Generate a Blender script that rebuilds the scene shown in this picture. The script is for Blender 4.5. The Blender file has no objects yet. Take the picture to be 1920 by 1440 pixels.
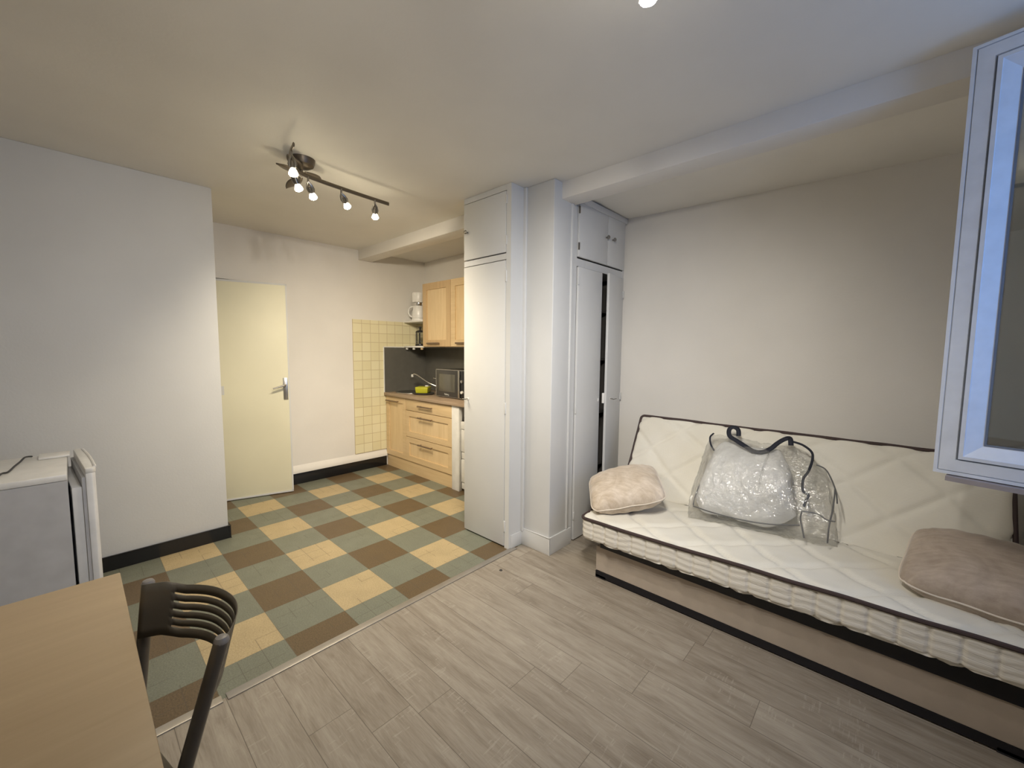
import bpy, bmesh, math, random
from mathutils import Vector, Matrix, noise
random.seed(4)
PI = math.pi
S = bpy.context.scene
C = S.collection

# ------------------------------------------------------------------ camera, world, light, exposure
cam_d = bpy.data.cameras.new('camera'); cam = bpy.data.objects.new('camera', cam_d); C.objects.link(cam)
cam_d.sensor_width = 36.0; cam_d.lens = 765.0/1920*36; cam_d.clip_start = 0.02
_y, _p, _r = math.radians(132.75), math.radians(-4.73), math.radians(0.4975)
_f = Vector((math.cos(_y)*math.cos(_p), math.sin(_y)*math.cos(_p), math.sin(_p)))
_rt = Vector((math.sin(_y), -math.cos(_y), 0)); _up = _rt.cross(_f)
_r2 = math.cos(_r)*_rt + math.sin(_r)*_up; _u2 = -math.sin(_r)*_rt + math.cos(_r)*_up
m = Matrix.Identity(4)
for i in range(3):
    m[i][0] = _r2[i]; m[i][1] = _u2[i]; m[i][2] = -_f[i]
m[0][3], m[1][3], m[2][3] = 0, 0, 1.43
cam.matrix_world = m
S.camera = cam

S.view_settings.view_transform = 'Standard'; S.view_settings.look = 'None'
S.view_settings.exposure = 0.35; S.view_settings.gamma = 1.0; S.view_settings.use_curve_mapping = False

SKY = 2.2                 # overcast daylight outside the window
BULB_KITCHEN = 60.0       # glow of the small lit bulbs
BULB_LIVING = 60.0
SPOT_KITCHEN = 35.5       # watts thrown forward by each bulb
SPOT_LIVING = 40.0
COL_KITCHEN, COL_LIVING = (1.0, 0.87, 0.66), (1.0, 0.95, 0.87)
W = bpy.data.worlds.new('world'); S.world = W; W.use_nodes = True
W.node_tree.nodes['Background'].inputs[0].default_value = (0.23, 0.47, 1.0, 1)
W.node_tree.nodes['Background'].inputs[1].default_value = SKY
WY0, WY1, WZ0, WZ1 = 0.80, 2.03, 0.98, 2.48      # window opening in wall x = 0.75
pd = bpy.data.lights.new('window_portal', 'AREA'); pd.shape = 'RECTANGLE'; pd.size = WY1-WY0; pd.size_y = WZ1-WZ0
pd.cycles.is_portal = True
po = bpy.data.objects.new('window_portal', pd); C.objects.link(po)
po.location = (0.93, (WY0+WY1)/2, (WZ0+WZ1)/2)
po.rotation_euler = (PI/2, 0, PI/2)

# ------------------------------------------------------------------ materials
class NT:
    def __init__(s, name):
        s.m = bpy.data.materials.new(name); s.m.use_nodes = True
        s.t = s.m.node_tree; s.n = s.t.nodes; s.l = s.t.links
        s.b = s.n['Principled BSDF']; s.out = s.n['Material Output']
    def put(s, sock, v):
        if isinstance(v, bpy.types.NodeSocket): s.l.new(v, sock)
        elif isinstance(v, (tuple, list)) and len(v) == 3 and sock.type == 'RGBA': sock.default_value = (*v, 1)
        else: sock.default_value = v
    def node(s, typ, outn=0, props=None, **ins):
        nd = s.n.new(typ)
        for k, v in (props or {}).items(): setattr(nd, k, v)
        for k, v in ins.items():
            key = int(k[1:]) if k[0] == 'i' and k[1:].isdigit() else k.replace('_', ' ')
            s.put(nd.inputs[key], v)
        return nd.outputs[outn]
    def math(s, op, a, b=0.0, c=0.0):
        return s.node('ShaderNodeMath', props={'operation': op}, i0=a, i1=b, i2=c)
    def pos(s): return s.node('ShaderNodeNewGeometry', 'Position')
    def obj(s): return s.node('ShaderNodeTexCoord', 'Object')
    def xyz(s, v):
        nd = s.n.new('ShaderNodeSeparateXYZ'); s.l.new(v, nd.inputs[0]); return nd.outputs
    def comb(s, x, y, z): return s.node('ShaderNodeCombineXYZ', X=x, Y=y, Z=z)
    def scale(s, v, sc): return s.node('ShaderNodeVectorMath', props={'operation': 'MULTIPLY'}, i0=v, i1=sc)
    def noise(s, v, sc, det=3.0, rough=0.5, outn='Fac', dist=0.0):
        return s.node('ShaderNodeTexNoise', outn, Vector=v, Scale=sc, Detail=det, Roughness=rough, Distortion=dist)
    def ramp(s, f, stops):
        nd = s.n.new('ShaderNodeValToRGB'); s.l.new(f, nd.inputs[0])
        e = nd.color_ramp.elements
        while len(e) < len(stops): e.new(0.5)
        for el, (p, c) in zip(e, stops): el.position = p; el.color = (*c, 1) if len(c) == 3 else c
        return nd.outputs[0]
    def mix(s, f, a, b, mode='MIX'):
        nd = s.n.new('ShaderNodeMix'); nd.data_type = 'RGBA'; nd.blend_type = mode
        s.put(nd.inputs[0], f); s.put(nd.inputs[6], a); s.put(nd.inputs[7], b); return nd.outputs[2]
    def bump(s, h, st=0.2, dist=0.01):
        o = s.node('ShaderNodeBump', 'Normal', Height=h, Strength=st, Distance=dist); s.put(s.b.inputs['Normal'], o); return o
    def set(s, **k):
        for a, v in k.items(): s.put(s.b.inputs[a.replace('_', ' ')], v)
        return s

def paint(name, col, rough=0.6, bump=0.12, sc=90.0, var=0.04):
    t = NT(name); p = t.pos()
    n = t.noise(p, 1.7, 4.0)
    lo = tuple(c*(1-var) for c in col); hi = tuple(min(1, c*(1+var)) for c in col)
    t.set(Base_Color=t.ramp(n, [(0.3, lo), (0.7, hi)]), Roughness=rough)
    t.bump(t.noise(p, sc, 3.0), bump, 0.004)
    return t.m
def plain(name, col, rough=0.5, metal=0.0, bump=0.0, sc=200.0, coat=0.0, aniso=None):
    t = NT(name); o = t.obj()
    n = t.noise(o, 14.0, 3.0)
    t.set(Base_Color=t.ramp(n, [(0.3, tuple(c*0.94 for c in col)), (0.7, tuple(min(1, c*1.05) for c in col))]), Roughness=rough, Metallic=metal)
    if coat: t.set(Coat_Weight=coat)
    if bump: t.bump(t.noise(o, sc, 3.0), bump, 0.002)
    return t.m
def wood(name, a, b, axis=0, rough=0.42, sc=1.0, streak=0.5):
    t = NT(name); o = t.obj()
    st = [14.0, 14.0, 14.0]; st[axis] = 1.1
    v = t.scale(o, tuple(q*sc for q in st))
    n1 = t.noise(v, 2.2, 6.0, 0.6, dist=0.4); n2 = t.noise(v, 9.0, 4.0, 0.6)
    f = t.math('ADD', t.math('MULTIPLY', n1, 1-streak*0.4), t.math('MULTIPLY', n2, streak*0.4))
    t.set(Base_Color=t.ramp(f, [(0.3, a), (0.7, b)]), Roughness=rough)
    t.bump(n2, 0.05, 0.002)
    return t.m

M = {}
M['wall'] = paint('wall_paint', (0.80, 0.77, 0.72))
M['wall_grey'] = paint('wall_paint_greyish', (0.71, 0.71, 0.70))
M['ceiling'] = paint('ceiling_paint', (0.83, 0.80, 0.735), sc=60)
M['gloss_white'] = paint('white_gloss_paint', (0.64, 0.64, 0.63), rough=0.6, bump=0.06, sc=40)
M['door'] = paint('cream_door_paint', (0.78, 0.745, 0.565), rough=0.55, bump=0.03)
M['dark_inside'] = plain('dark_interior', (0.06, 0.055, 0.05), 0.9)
M['black_tile'] = plain('black_glazed_skirting', (0.012, 0.012, 0.013), 0.18)
M['black'] = plain('black_plastic', (0.015, 0.015, 0.017), 0.4)
M['black_fabric'] = plain('black_webbing', (0.012, 0.014, 0.025), 0.75, bump=0.4, sc=400)
M['chrome'] = plain('chrome', (0.75, 0.75, 0.75), 0.16, 1.0)
M['steel'] = plain('brushed_steel', (0.55, 0.54, 0.52), 0.33, 1.0)
M['dark_chrome'] = plain('dark_nickel', (0.30, 0.28, 0.25), 0.28, 1.0)
M['bar_metal'] = plain('brown_nickel_bar', (0.17, 0.14, 0.105), 0.3, 0.85)
M['bronze'] = plain('brown_bronze', (0.13, 0.105, 0.08), 0.38, 0.7)
M['alu'] = plain('aluminium_threshold', (0.46, 0.43, 0.39), 0.42, 0.75)
M['white_plastic'] = plain('white_plastic', (0.82, 0.81, 0.78), 0.3)
M['white_enamel'] = plain('white_enamel', (0.80, 0.80, 0.80), 0.35, bump=0.05, sc=500)
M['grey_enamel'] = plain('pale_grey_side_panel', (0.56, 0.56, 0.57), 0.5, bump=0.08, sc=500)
M['pvc'] = plain('white_window_plastic', (0.74, 0.77, 0.82), 0.4)
M['gasket'] = plain('grey_rubber_gasket', (0.16, 0.18, 0.22), 0.6)
M['maple'] = wood('maple_front', (0.66, 0.48, 0.26), (0.78, 0.60, 0.355), axis=2)
M['maple_h'] = wood('maple_rail', (0.61, 0.44, 0.235), (0.73, 0.55, 0.32), axis=0)
M['maple_dark'] = wood('maple_stile', (0.52, 0.355, 0.185), (0.63, 0.45, 0.245), axis=2)
M['worktop'] = wood('worktop_laminate', (0.27, 0.19, 0.125), (0.46, 0.345, 0.24), axis=0, rough=0.45)
M['beech'] = wood('beech_tabletop', (0.455, 0.335, 0.195), (0.53, 0.40, 0.24), axis=1, rough=0.42, streak=0.6, sc=0.7)
M['handle'] = plain('brown_steel_handle', (0.22, 0.155, 0.10), 0.4, 0.5)
M['splash'] = plain('charcoal_splashback', (0.12, 0.115, 0.10), 0.32, bump=0.05, sc=900)
M['charcoal'] = plain('charcoal_plastic', (0.05, 0.048, 0.045), 0.35)
M['oven_glass'] = plain('dark_oven_glass', (0.11, 0.105, 0.085), 0.15)
M['lime'] = plain('lime_plastic', (0.48, 0.47, 0.03), 0.4)
M['taupe'] = plain('taupe_painted_steel', (0.125, 0.108, 0.08), 0.42, 0.35, bump=0.05, sc=600)
M['taupe_post'] = plain('grey_painted_steel_tube', (0.15, 0.135, 0.115), 0.32, 0.6)
M['cap_grey'] = plain('grey_end_cap', (0.24, 0.22, 0.20), 0.35)
M['base_fabric'] = plain('beige_base_fabric', (0.47, 0.40, 0.33), 0.85, bump=0.3, sc=500)
M['black_frame'] = plain('black_steel_frame', (0.008, 0.008, 0.012), 0.3, 0.0)
M['piping'] = plain('brown_piping_cord', (0.05, 0.03, 0.028), 0.7, bump=0.5, sc=260)
M['dark_piping'] = plain('grey_clear_bag_piping', (0.10, 0.10, 0.10), 0.5)
M['text'] = plain('pale_lettering', (0.7, 0.7, 0.66), 0.5)

def mat_bulb(name, strength, col):
    t = NT(name); t.set(Base_Color=(0.9, 0.9, 0.85), Roughness=0.1, Emission_Color=col, Emission_Strength=strength); return t.m
M['bulb_k'] = mat_bulb('lit_bulb_kitchen', BULB_KITCHEN, COL_KITCHEN)
M['bulb_glass'] = mat_bulb('frosted_bulb_glow', 16.0, (1.0, 0.88, 0.62))
M['bulb_l'] = mat_bulb('lit_bulb_living', BULB_LIVING, COL_LIVING)

def mat_check():
    t = NT('checked_vinyl_tiles'); p = t.pos(); T = 0.302
    x, y, z = t.xyz(p)
    u = t.math('DIVIDE', t.math('SUBTRACT', -2.1055, x), T); v = t.math('DIVIDE', t.math('SUBTRACT', y, 0.6421), T)
    i = t.math('FLOOR', u); j = t.math('FLOOR', v)
    odd = t.math('FLOORED_MODULO', t.math('ADD', i, j), 2.0); iodd = t.math('FLOORED_MODULO', i, 2.0)
    sp = t.noise(p, 150.0, 3.0, 0.7); big = t.noise(p, 9.0, 4.0)
    def spk(a, b): return t.ramp(sp, [(0.32, a), (0.68, b)])
    grey = spk((0.145, 0.153, 0.113), (0.225, 0.234, 0.18))
    yel = spk((0.39, 0.295, 0.155), (0.55, 0.435, 0.25))
    bro = spk((0.085, 0.056, 0.027), (0.17, 0.117, 0.06))
    c = t.mix(odd, grey, t.mix(iodd, yel, bro))
    # hairline joints: block edges, and the fainter cuts inside each block where the wear shows them
    def line(w, k, wd):
        fr = t.math('FRACT', t.math('MULTIPLY', w, k)); d = t.math('ABSOLUTE', t.math('SUBTRACT', fr, 0.5))
        return t.math('GREATER_THAN', d, 0.5-wd)
    cuts = t.math('MAXIMUM', line(u, 3.0, 0.016), line(v, 3.0, 0.016))
    cuts = t.math('MULTIPLY', cuts, t.math('GREATER_THAN', t.noise(p, 4.2, 1.0), 0.52))
    cuts = t.math('MULTIPLY', cuts, 0.5)
    edge = t.math('MULTIPLY', t.math('MAXIMUM', line(u, 1.0, 0.003), line(v, 1.0, 0.003)), 0.5)
    c = t.mix(t.math('MAXIMUM', cuts, edge), c, (0.08, 0.065, 0.05))
    c = t.mix(t.math('MULTIPLY', t.math('SUBTRACT', big, 0.35), 0.35), c, (0.12, 0.10, 0.07))
    t.set(Base_Color=c, Roughness=t.math('ADD', 0.38, t.math('MULTIPLY', big, 0.2)))
    t.bump(sp, 0.06, 0.002)
    return t.m
M['check'] = mat_check()

def mat_planks():
    t = NT('grey_oak_planks'); p = t.pos(); x, y, z = t.xyz(p)
    W_ = 0.1665
    r = t.math('FLOOR', t.math('DIVIDE', t.math('SUBTRACT', y, 1.022), W_))
    off = t.node('ShaderNodeTexWhiteNoise', 'Value', props={'noise_dimensions': '1D'}, W=t.math('MULTIPLY', r, 1.37))
    ux = t.math('DIVIDE', t.math('ADD', x, t.math('MULTIPLY', off, 1.2)), 1.22)
    cidx = t.math('FLOOR', ux)
    rnd = t.node('ShaderNodeTexWhiteNoise', 'Value', props={'noise_dimensions': '2D'}, Vector=t.comb(cidx, r, 0.0))
    shift = t.math('MULTIPLY', rnd, 37.0)
    v = t.comb(t.math('ADD', x, shift), y, shift)
    g1 = t.noise(t.scale(v, (1.6, 11.0, 1.0)), 2.0, 6.0, 0.62, dist=0.7)
    g2 = t.noise(t.scale(v, (5.0, 80.0, 1.0)), 2.5, 4.0, 0.65)
    saw = t.noise(t.scale(v, (110.0, 9.0, 1.0)), 1.0, 3.0, 0.7)
    patch = t.noise(t.scale(v, (2.2, 4.5, 1.0)), 2.0, 3.0, 0.5)
    f = t.math('ADD', t.math('MULTIPLY', g1, 0.65), t.math('MULTIPLY', g2, 0.35))
    c = t.ramp(f, [(0.33, (0.185, 0.152, 0.113)), (0.50, (0.318, 0.274, 0.218)), (0.66, (0.43, 0.385, 0.315))])
    sw = t.math('MULTIPLY', t.math('GREATER_THAN', saw, 0.60), t.math('GREATER_THAN', patch, 0.56))
    c = t.mix(t.math('MULTIPLY', sw, 0.5), c, (0.48, 0.43, 0.36))
    # knots: a dark core with a pale worn ring
    kv = t.node('ShaderNodeTexVoronoi', 'Distance', Vector=t.scale(v, (1.25, 3.4, 1.0)), Scale=1.25)
    kn = t.math('ADD', kv, t.math('MULTIPLY', t.math('SUBTRACT', t.noise(v, 38.0, 4.0, 0.7), 0.5), 0.09))
    c = t.mix(t.math('MULTIPLY', t.ramp(kn, [(0.035, (1, 1, 1)), (0.10, (0, 0, 0))]), 0.5), c, (0.50, 0.46, 0.39))
    c = t.mix(t.math('MULTIPLY', t.ramp(kn, [(0.01, (1, 1, 1)), (0.035, (0, 0, 0))]), 0.55), c, (0.12, 0.09, 0.06))
    c = t.mix(0.30, c, t.ramp(rnd, [(0.0, (0.22, 0.18, 0.14)), (1.0, (0.38, 0.335, 0.275))]))
    fy = t.math('FRACT', t.math('DIVIDE', t.math('SUBTRACT', y, 1.022), W_)); fx = t.math('FRACT', ux)
    ln = t.math('MAXIMUM', t.math('GREATER_THAN', t.math('ABSOLUTE', t.math('SUBTRACT', fy, 0.5)), 0.5-0.0075),
                t.math('GREATER_THAN', t.math('ABSOLUTE', t.math('SUBTRACT', fx, 0.5)), 0.5-0.0010))
    c = t.mix(t.math('MULTIPLY', ln, 0.62), c, (0.055, 0.04, 0.03))
    t.set(Base_Color=c, Roughness=t.math('ADD', 0.40, t.math('MULTIPLY', g1, 0.18)))
    t.bump(t.math('SUBTRACT', t.math('MULTIPLY', g2, 0.3), ln), 0.12, 0.003)
    return t.m
M['planks'] = mat_planks()

def mat_walltile():
    t = NT('pale_yellow_wall_tiles'); p = t.pos(); x, y, z = t.xyz(p)
    u = t.math('DIVIDE', t.math('SUBTRACT', y, 2.2), 0.108); v = t.math('DIVIDE', t.math('SUBTRACT', z, 0.205), 0.1085)
    rnd = t.node('ShaderNodeTexWhiteNoise', 'Value', props={'noise_dimensions': '2D'}, Vector=t.comb(t.math('FLOOR', u), t.math('FLOOR', v), 0.0))
    c = t.ramp(rnd, [(0.0, (0.77, 0.70, 0.45)), (1.0, (0.83, 0.77, 0.53))])
    def ed(w):
        return t.math('ABSOLUTE', t.math('SUBTRACT', t.math('FRACT', w), 0.5))
    e = t.math('MAXIMUM', ed(u), ed(v))
    g = t.ramp(e, [(0.468, (0, 0, 0)), (0.485, (1, 1, 1))])
    c = t.mix(g, c, (0.55, 0.45, 0.26))
    t.set(Base_Color=c, Roughness=t.mix(g, (0.16,)*3, (0.7,)*3))
    t.bump(t.math('ADD', t.math('MULTIPLY', g, -1.0), t.math('MULTIPLY', t.noise(p, 14.0, 2.0), 0.25)), 0.3, 0.004)
    return t.m
M['walltile'] = mat_walltile()

def mat_quilt():
    t = NT('cream_quilted_ticking'); o = t.obj()
    n = t.noise(o, 3.0, 3.0)
    c = t.ramp(n, [(0.3, (0.74, 0.70, 0.60)), (0.7, (0.80, 0.77, 0.69))])
    x, y, z = t.xyz(o)
    rib = t.math('SINE', t.math('ADD', t.math('MULTIPLY', t.math('ADD', y, z), 620.0), t.math('MULTIPLY', t.noise(o, 30.0, 2.0), 6.0)))
    t.set(Base_Color=c, Roughness=0.85, Sheen_Weight=0.15)
    t.bump(t.math('ADD', t.math('MULTIPLY', rib, 0.35), t.noise(o, 220.0, 2.0)), 0.22, 0.0022)
    return t.m
M['quilt'] = mat_quilt()
def mat_band():
    # knitted border: fine wavy cords running along the mattress edge
    t = NT('cream_ribbed_border'); o = t.obj(); x, y, z = t.xyz(o)
    wob = t.math('MULTIPLY', t.noise(t.scale(o, (6.0, 6.0, 14.0)), 1.6, 3.0), 0.05)
    h = t.math('ADD', z, wob)
    w1 = t.math('SINE', t.math('MULTIPLY', h, 230.0)); w2 = t.math('SINE', t.math('MULTIPLY', h, 900.0))
    n = t.noise(o, 5.0, 2.0)
    ln = t.math('MULTIPLY', t.ramp(w1, [(0.78, (0, 0, 0)), (0.97, (1, 1, 1))]), t.ramp(n, [(0.42, (0, 0, 0)), (0.58, (1, 1, 1))]))
    c = t.mix(t.math('MULTIPLY', ln, 0.38), (0.77, 0.73, 0.65), (0.46, 0.42, 0.37))
    t.set(Base_Color=c, Roughness=0.85); t.bump(t.math('ADD', t.math('MULTIPLY', w2, 0.3), t.math('MULTIPLY', ln, -0.8)), 0.25, 0.002)
    return t.m
M['band'] = mat_band()
def mat_velvet(name, lo, hi):
    t = NT(name); o = t.obj()
    n = t.noise(o, 6.0, 5.0, 0.65, dist=1.2); n2 = t.noise(t.scale(o, (5.0, 24.0, 10.0)), 3.0, 4.0, 0.6)
    f = t.math('ADD', t.math('MULTIPLY', n, 0.6), t.math('MULTIPLY', n2, 0.4))
    t.set(Base_Color=t.ramp(f, [(0.34, lo), (0.62, hi)]), Roughness=0.8, Sheen_Weight=0.35, Sheen_Roughness=0.4)
    t.bump(t.math('ADD', n2, t.math('MULTIPLY', t.noise(o, 300.0, 2.0), 0.3)), 0.35, 0.006)
    return t.m
M['velvet'] = mat_velvet('beige_velvet', (0.48, 0.38, 0.275), (0.72, 0.62, 0.51))
M['velvet2'] = mat_velvet('taupe_velvet', (0.36, 0.285, 0.22), (0.53, 0.44, 0.36))
M['velvet_edge'] = plain('cream_seam', (0.72, 0.64, 0.54), 0.8, bump=0.3)
def mat_plastic():
    t = NT('clear_plastic_sheet'); o = t.obj()
    n = t.noise(t.scale(o, (1.0, 1.5, 1.5)), 30.0, 2.0, 0.5, dist=1.6)
    bp = t.node('ShaderNodeBump', 'Normal', Height=n, Strength=0.6, Distance=0.012)
    gl = t.node('ShaderNodeBsdfAnisotropic', Color=(0.97, 0.97, 0.97), Roughness=0.15, Normal=bp)
    tr = t.node('ShaderNodeBsdfTransparent', Color=(0.94, 0.94, 0.93))
    df = t.node('ShaderNodeBsdfDiffuse', Color=(0.80, 0.80, 0.78), Normal=bp)
    base = t.n.new('ShaderNodeMixShader'); t.put(base.inputs[0], 0.07); t.l.new(tr, base.inputs[1]); t.l.new(df, base.inputs[2])
    lw = t.node('ShaderNodeLayerWeight', 'Fresnel', Blend=0.35, Normal=bp)
    f = t.math('ADD', t.math('MULTIPLY', lw, 0.32), 0.085)
    mx = t.n.new('ShaderNodeMixShader'); t.put(mx.inputs[0], f); t.l.new(base.outputs[0], mx.inputs[1]); t.l.new(gl, mx.inputs[2])
    t.l.new(mx.outputs[0], t.out.inputs[0])
    return t.m
M['clear'] = mat_plastic()
M['duvet'] = plain('white_duvet_cotton', (0.79, 0.785, 0.77), 0.9, bump=0.6, sc=22)
def mat_glass(name, tint, base=0.05):
    t = NT(name)
    gl = t.node('ShaderNodeBsdfAnisotropic', Color=(1, 1, 1), Roughness=0.02)
    tr = t.node('ShaderNodeBsdfTransparent', Color=tint)
    f = t.math('ADD', t.math('MULTIPLY', t.node('ShaderNodeFresnel', IOR=1.5), 1.4), base)
    mx = t.n.new('ShaderNodeMixShader'); t.put(mx.inputs[0], f); t.l.new(tr, mx.inputs[1]); t.l.new(gl, mx.inputs[2])
    t.l.new(mx.outputs[0], t.out.inputs[0]); return t.m
M['window_glass'] = mat_glass('double_glazing', (0.60, 0.68, 0.76), 0.20)
M['pane'] = mat_glass('closed_pane', (0.88, 0.92, 0.93))
M['jar_glass'] = mat_glass('clear_jar_glass', (0.82, 0.84, 0.82))

# ------------------------------------------------------------------ mesh helpers
class MB:
    def __init__(s): s.v = []; s.f = []
    def add(s, vs, fs):
        b = len(s.v); s.v += [tuple(q) for q in vs]; s.f += [[i+b for i in q] for q in fs]; return s
    def box(s, a, b):
        (x0, y0, z0), (x1, y1, z1) = [min(p, q) for p, q in zip(a, b)], [max(p, q) for p, q in zip(a, b)]
        return s.add([(x0, y0, z0), (x1, y0, z0), (x1, y1, z0), (x0, y1, z0), (x0, y0, z1), (x1, y0, z1), (x1, y1, z1), (x0, y1, z1)],
              [(0, 3, 2, 1), (4, 5, 6, 7), (0, 1, 5, 4), (1, 2, 6, 5), (2, 3, 7, 6), (3, 0, 4, 7)])
    def tube(s, pts, r, n=10, cap=True, flat=None):
        pts = [Vector(p) for p in pts]; rs = r if isinstance(r, (list, tuple)) else [r]*len(pts)
        rings = []; prev = None
        for i, p in enumerate(pts):
            d = (pts[min(i+1, len(pts)-1)] - pts[max(i-1, 0)]).normalized()
            if prev is None:
                a = Vector((0, 0, 1)) if abs(d.z) < 0.9 else Vector((1, 0, 0))
                u = d.cross(a).normalized()
            else:
                u = (prev - d*prev.dot(d)).normalized()
            prev = u; w = d.cross(u)
            fu, fw = flat if flat else (1, 1)
            rings.append([p + rs[i]*(math.cos(2*PI*k/n)*u*fu + math.sin(2*PI*k/n)*w*fw) for k in range(n)])
        vs = [q for rg in rings for q in rg]; fs = []
        for i in range(len(rings)-1):
            for k in range(n):
                fs.append((i*n+k, i*n+(k+1) % n, (i+1)*n+(k+1) % n, (i+1)*n+k))
        if cap:
            fs.append(tuple(reversed(range(n)))); fs.append(tuple(range((len(rings)-1)*n, len(rings)*n)))
        return s.add(vs, fs)
    def loop(s, pts, r, n=8):
        pts = [Vector(p) for p in pts]; N = len(pts); rings = []; prev = None
        for i, p in enumerate(pts):
            d = (pts[(i+1) % N]-pts[i-1]).normalized()
            if prev is None:
                a = Vector((0, 0, 1)) if abs(d.z) < 0.9 else Vector((1, 0, 0)); u = d.cross(a).normalized()
            else: u = (prev - d*prev.dot(d)).normalized()
            prev = u; w = d.cross(u)
            rings.append([p + r*(math.cos(2*PI*k/n)*u+math.sin(2*PI*k/n)*w) for k in range(n)])
        fs = [(i*n+k, i*n+(k+1) % n, ((i+1) % N)*n+(k+1) % n, ((i+1) % N)*n+k) for i in range(N) for k in range(n)]
        return s.add([q for rg in rings for q in rg], fs)
    def lathe(s, prof, c=(0, 0, 0), n=28, axis='z', M4=None):
        vs = []; fs = []
        for (r, z) in prof:
            for k in range(n):
                a = 2*PI*k/n; p = Vector((r*math.cos(a), r*math.sin(a), z))
                if axis == 'y': p = Vector((p.x, p.z, -p.y))
                if axis == 'x': p = Vector((p.z, p.x, p.y))
                if M4 is not None: p = M4 @ p
                vs.append(p + Vector(c))
        for i in range(len(prof)-1):
            for k in range(n):
                fs.append((i*n+k, i*n+(k+1) % n, (i+1)*n+(k+1) % n, (i+1)*n+k))
        if prof[0][0] > 1e-6: fs.append(tuple(reversed(range(n))))
        if prof[-1][0] > 1e-6: fs.append(tuple(range((len(prof)-1)*n, len(prof)*n)))
        return s.add(vs, fs)
    def prism(s, poly, y0, y1, f):
        """poly of 2-D points extruded between y0 and y1; f(a, b, t) -> world"""
        n = len(poly); vs = [f(a, b, y0) for a, b in poly] + [f(a, b, y1) for a, b in poly]
        fs = [tuple(range(n-1, -1, -1)), tuple(range(n, 2*n))] + [(i, (i+1) % n, n+(i+1) % n, n+i) for i in range(n)]
        return s.add(vs, fs)
    def grid(s, nu, nv, fn, wrap=False):
        vs = [fn(i/(nu-1) if not wrap else i/nu, j/(nv-1)) for i in range(nu) for j in range(nv)]
        lim = nu if wrap else nu-1
        fs = [(i*nv+j, ((i+1) % nu)*nv+j, ((i+1) % nu)*nv+j+1, i*nv+j+1) for i in range(lim) for j in range(nv-1)]
        return s.add(vs, fs)
    def build(s, name, mat, parent=None, bevel=0.0, seg=2, smooth=True, origin=None, thick=0.0, angle=35):
        me = bpy.data.meshes.new(name)
        off = Vector(origin) if origin is not None else Vector((0, 0, 0))
        me.from_pydata([tuple(Vector(q)-off) for q in s.v], [], s.f); me.update()
        bm = bmesh.new(); bm.from_mesh(me); bmesh.ops.remove_doubles(bm, verts=bm.verts, dist=1e-6)
        bmesh.ops.recalc_face_normals(bm, faces=bm.faces)
        if bevel > 0:
            ed = [e for e in bm.edges if len(e.link_faces) == 2 and e.calc_face_angle(0) > 0.6]
            bmesh.ops.bevel(bm, geom=ed, offset=bevel, segments=seg, affect='EDGES', profile=0.5, clamp_overlap=True)
        bm.to_mesh(me); bm.free()
        if smooth:
            for p in me.polygons: p.use_smooth = True
            me.set_sharp_from_angle(angle=math.radians(angle))
        me.materials.append(mat)
        o = bpy.data.objects.new(name, me); C.objects.link(o)
        o.location = off
        if parent is not None:
            o.parent = parent
            if parent.type == 'EMPTY' or parent.type == 'MESH':
                o.matrix_parent_inverse = parent_world(parent).inverted()
        if thick:
            md = o.modifiers.new('thick', 'SOLIDIFY'); md.thickness = thick; md.offset = 0
        return o
def parent_world(p):
    mtx = p.matrix_basis.copy(); q = p
    while q.parent is not None:
        mtx = q.parent.matrix_basis @ q.matrix_parent_inverse @ mtx if False else q.matrix_parent_inverse @ mtx
        q = q.parent; mtx = q.matrix_basis @ mtx
    return mtx

def tag(o, label=None, cat=None, group=None, kind=None):
    if label: o['label'] = label
    if cat: o['category'] = cat
    if group: o['group'] = group
    if kind: o['kind'] = kind
    return o
def empty(name, loc, label, cat, group=None, rz=0.0):
    o = bpy.data.objects.new(name, None); C.objects.link(o); o.empty_display_size = 0.1
    o.location = loc; o.rotation_euler = (0, 0, rz)
    return tag(o, label, cat, group)
def struct(o): o['kind'] = 'structure'; return o
def B(*boxes):
    mb = MB()
    for a, b in boxes: mb.box(a, b)
    return mb

# ------------------------------------------------------------------ the room
XL, XB, YR, XW, YN, ZC = -3.586, -4.52, 3.19, 0.75, -1.40, 2.55
XS = -1.913
struct(B(((XB-0.9, YN-0.1, -0.08), (XS, YR+0.1, 0.0))).build('floor', M['check'], smooth=False))
struct(B(((XS, YN-0.1, -0.08), (XW+0.25, YR+0.1, 0.0))).build('floor', M['planks'], smooth=False))
struct(B(((XB-0.9, YN-0.1, ZC), (XW+0.25, 2.45, ZC+0.1)), ((XB-0.9, 2.45, ZC), (-1.69, YR+0.1, ZC+0.1))).build('ceiling', M['ceiling'], smooth=False))
# lower, slightly sloping ceiling of the sofa alcove behind the beam
mb = MB(); mb.add([(-1.69, 2.42, 2.53), (XW+0.25, 2.42, 2.45), (XW+0.25, YR+0.1, 2.45), (-1.69, YR+0.1, 2.515),
                   (-1.69, 2.42, 2.65), (XW+0.25, 2.42, 2.65), (XW+0.25, YR+0.1, 2.65), (-1.69, YR+0.1, 2.65)],
                  [(0, 3, 2, 1), (4, 5, 6, 7), (0, 1, 5, 4), (1, 2, 6, 5), (2, 3, 7, 6), (3, 0, 4, 7)])
struct(mb.build('ceiling', M['ceiling'], smooth=False))
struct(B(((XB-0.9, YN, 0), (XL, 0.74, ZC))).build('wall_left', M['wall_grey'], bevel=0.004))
struct(B(((XB-0.12, 1.50, 0), (XB, YR+0.1, ZC)), ((XB-0.12, 0.74, 2.06), (XB, 1.50, ZC))).build('wall_back', M['wall'], smooth=False))
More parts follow.
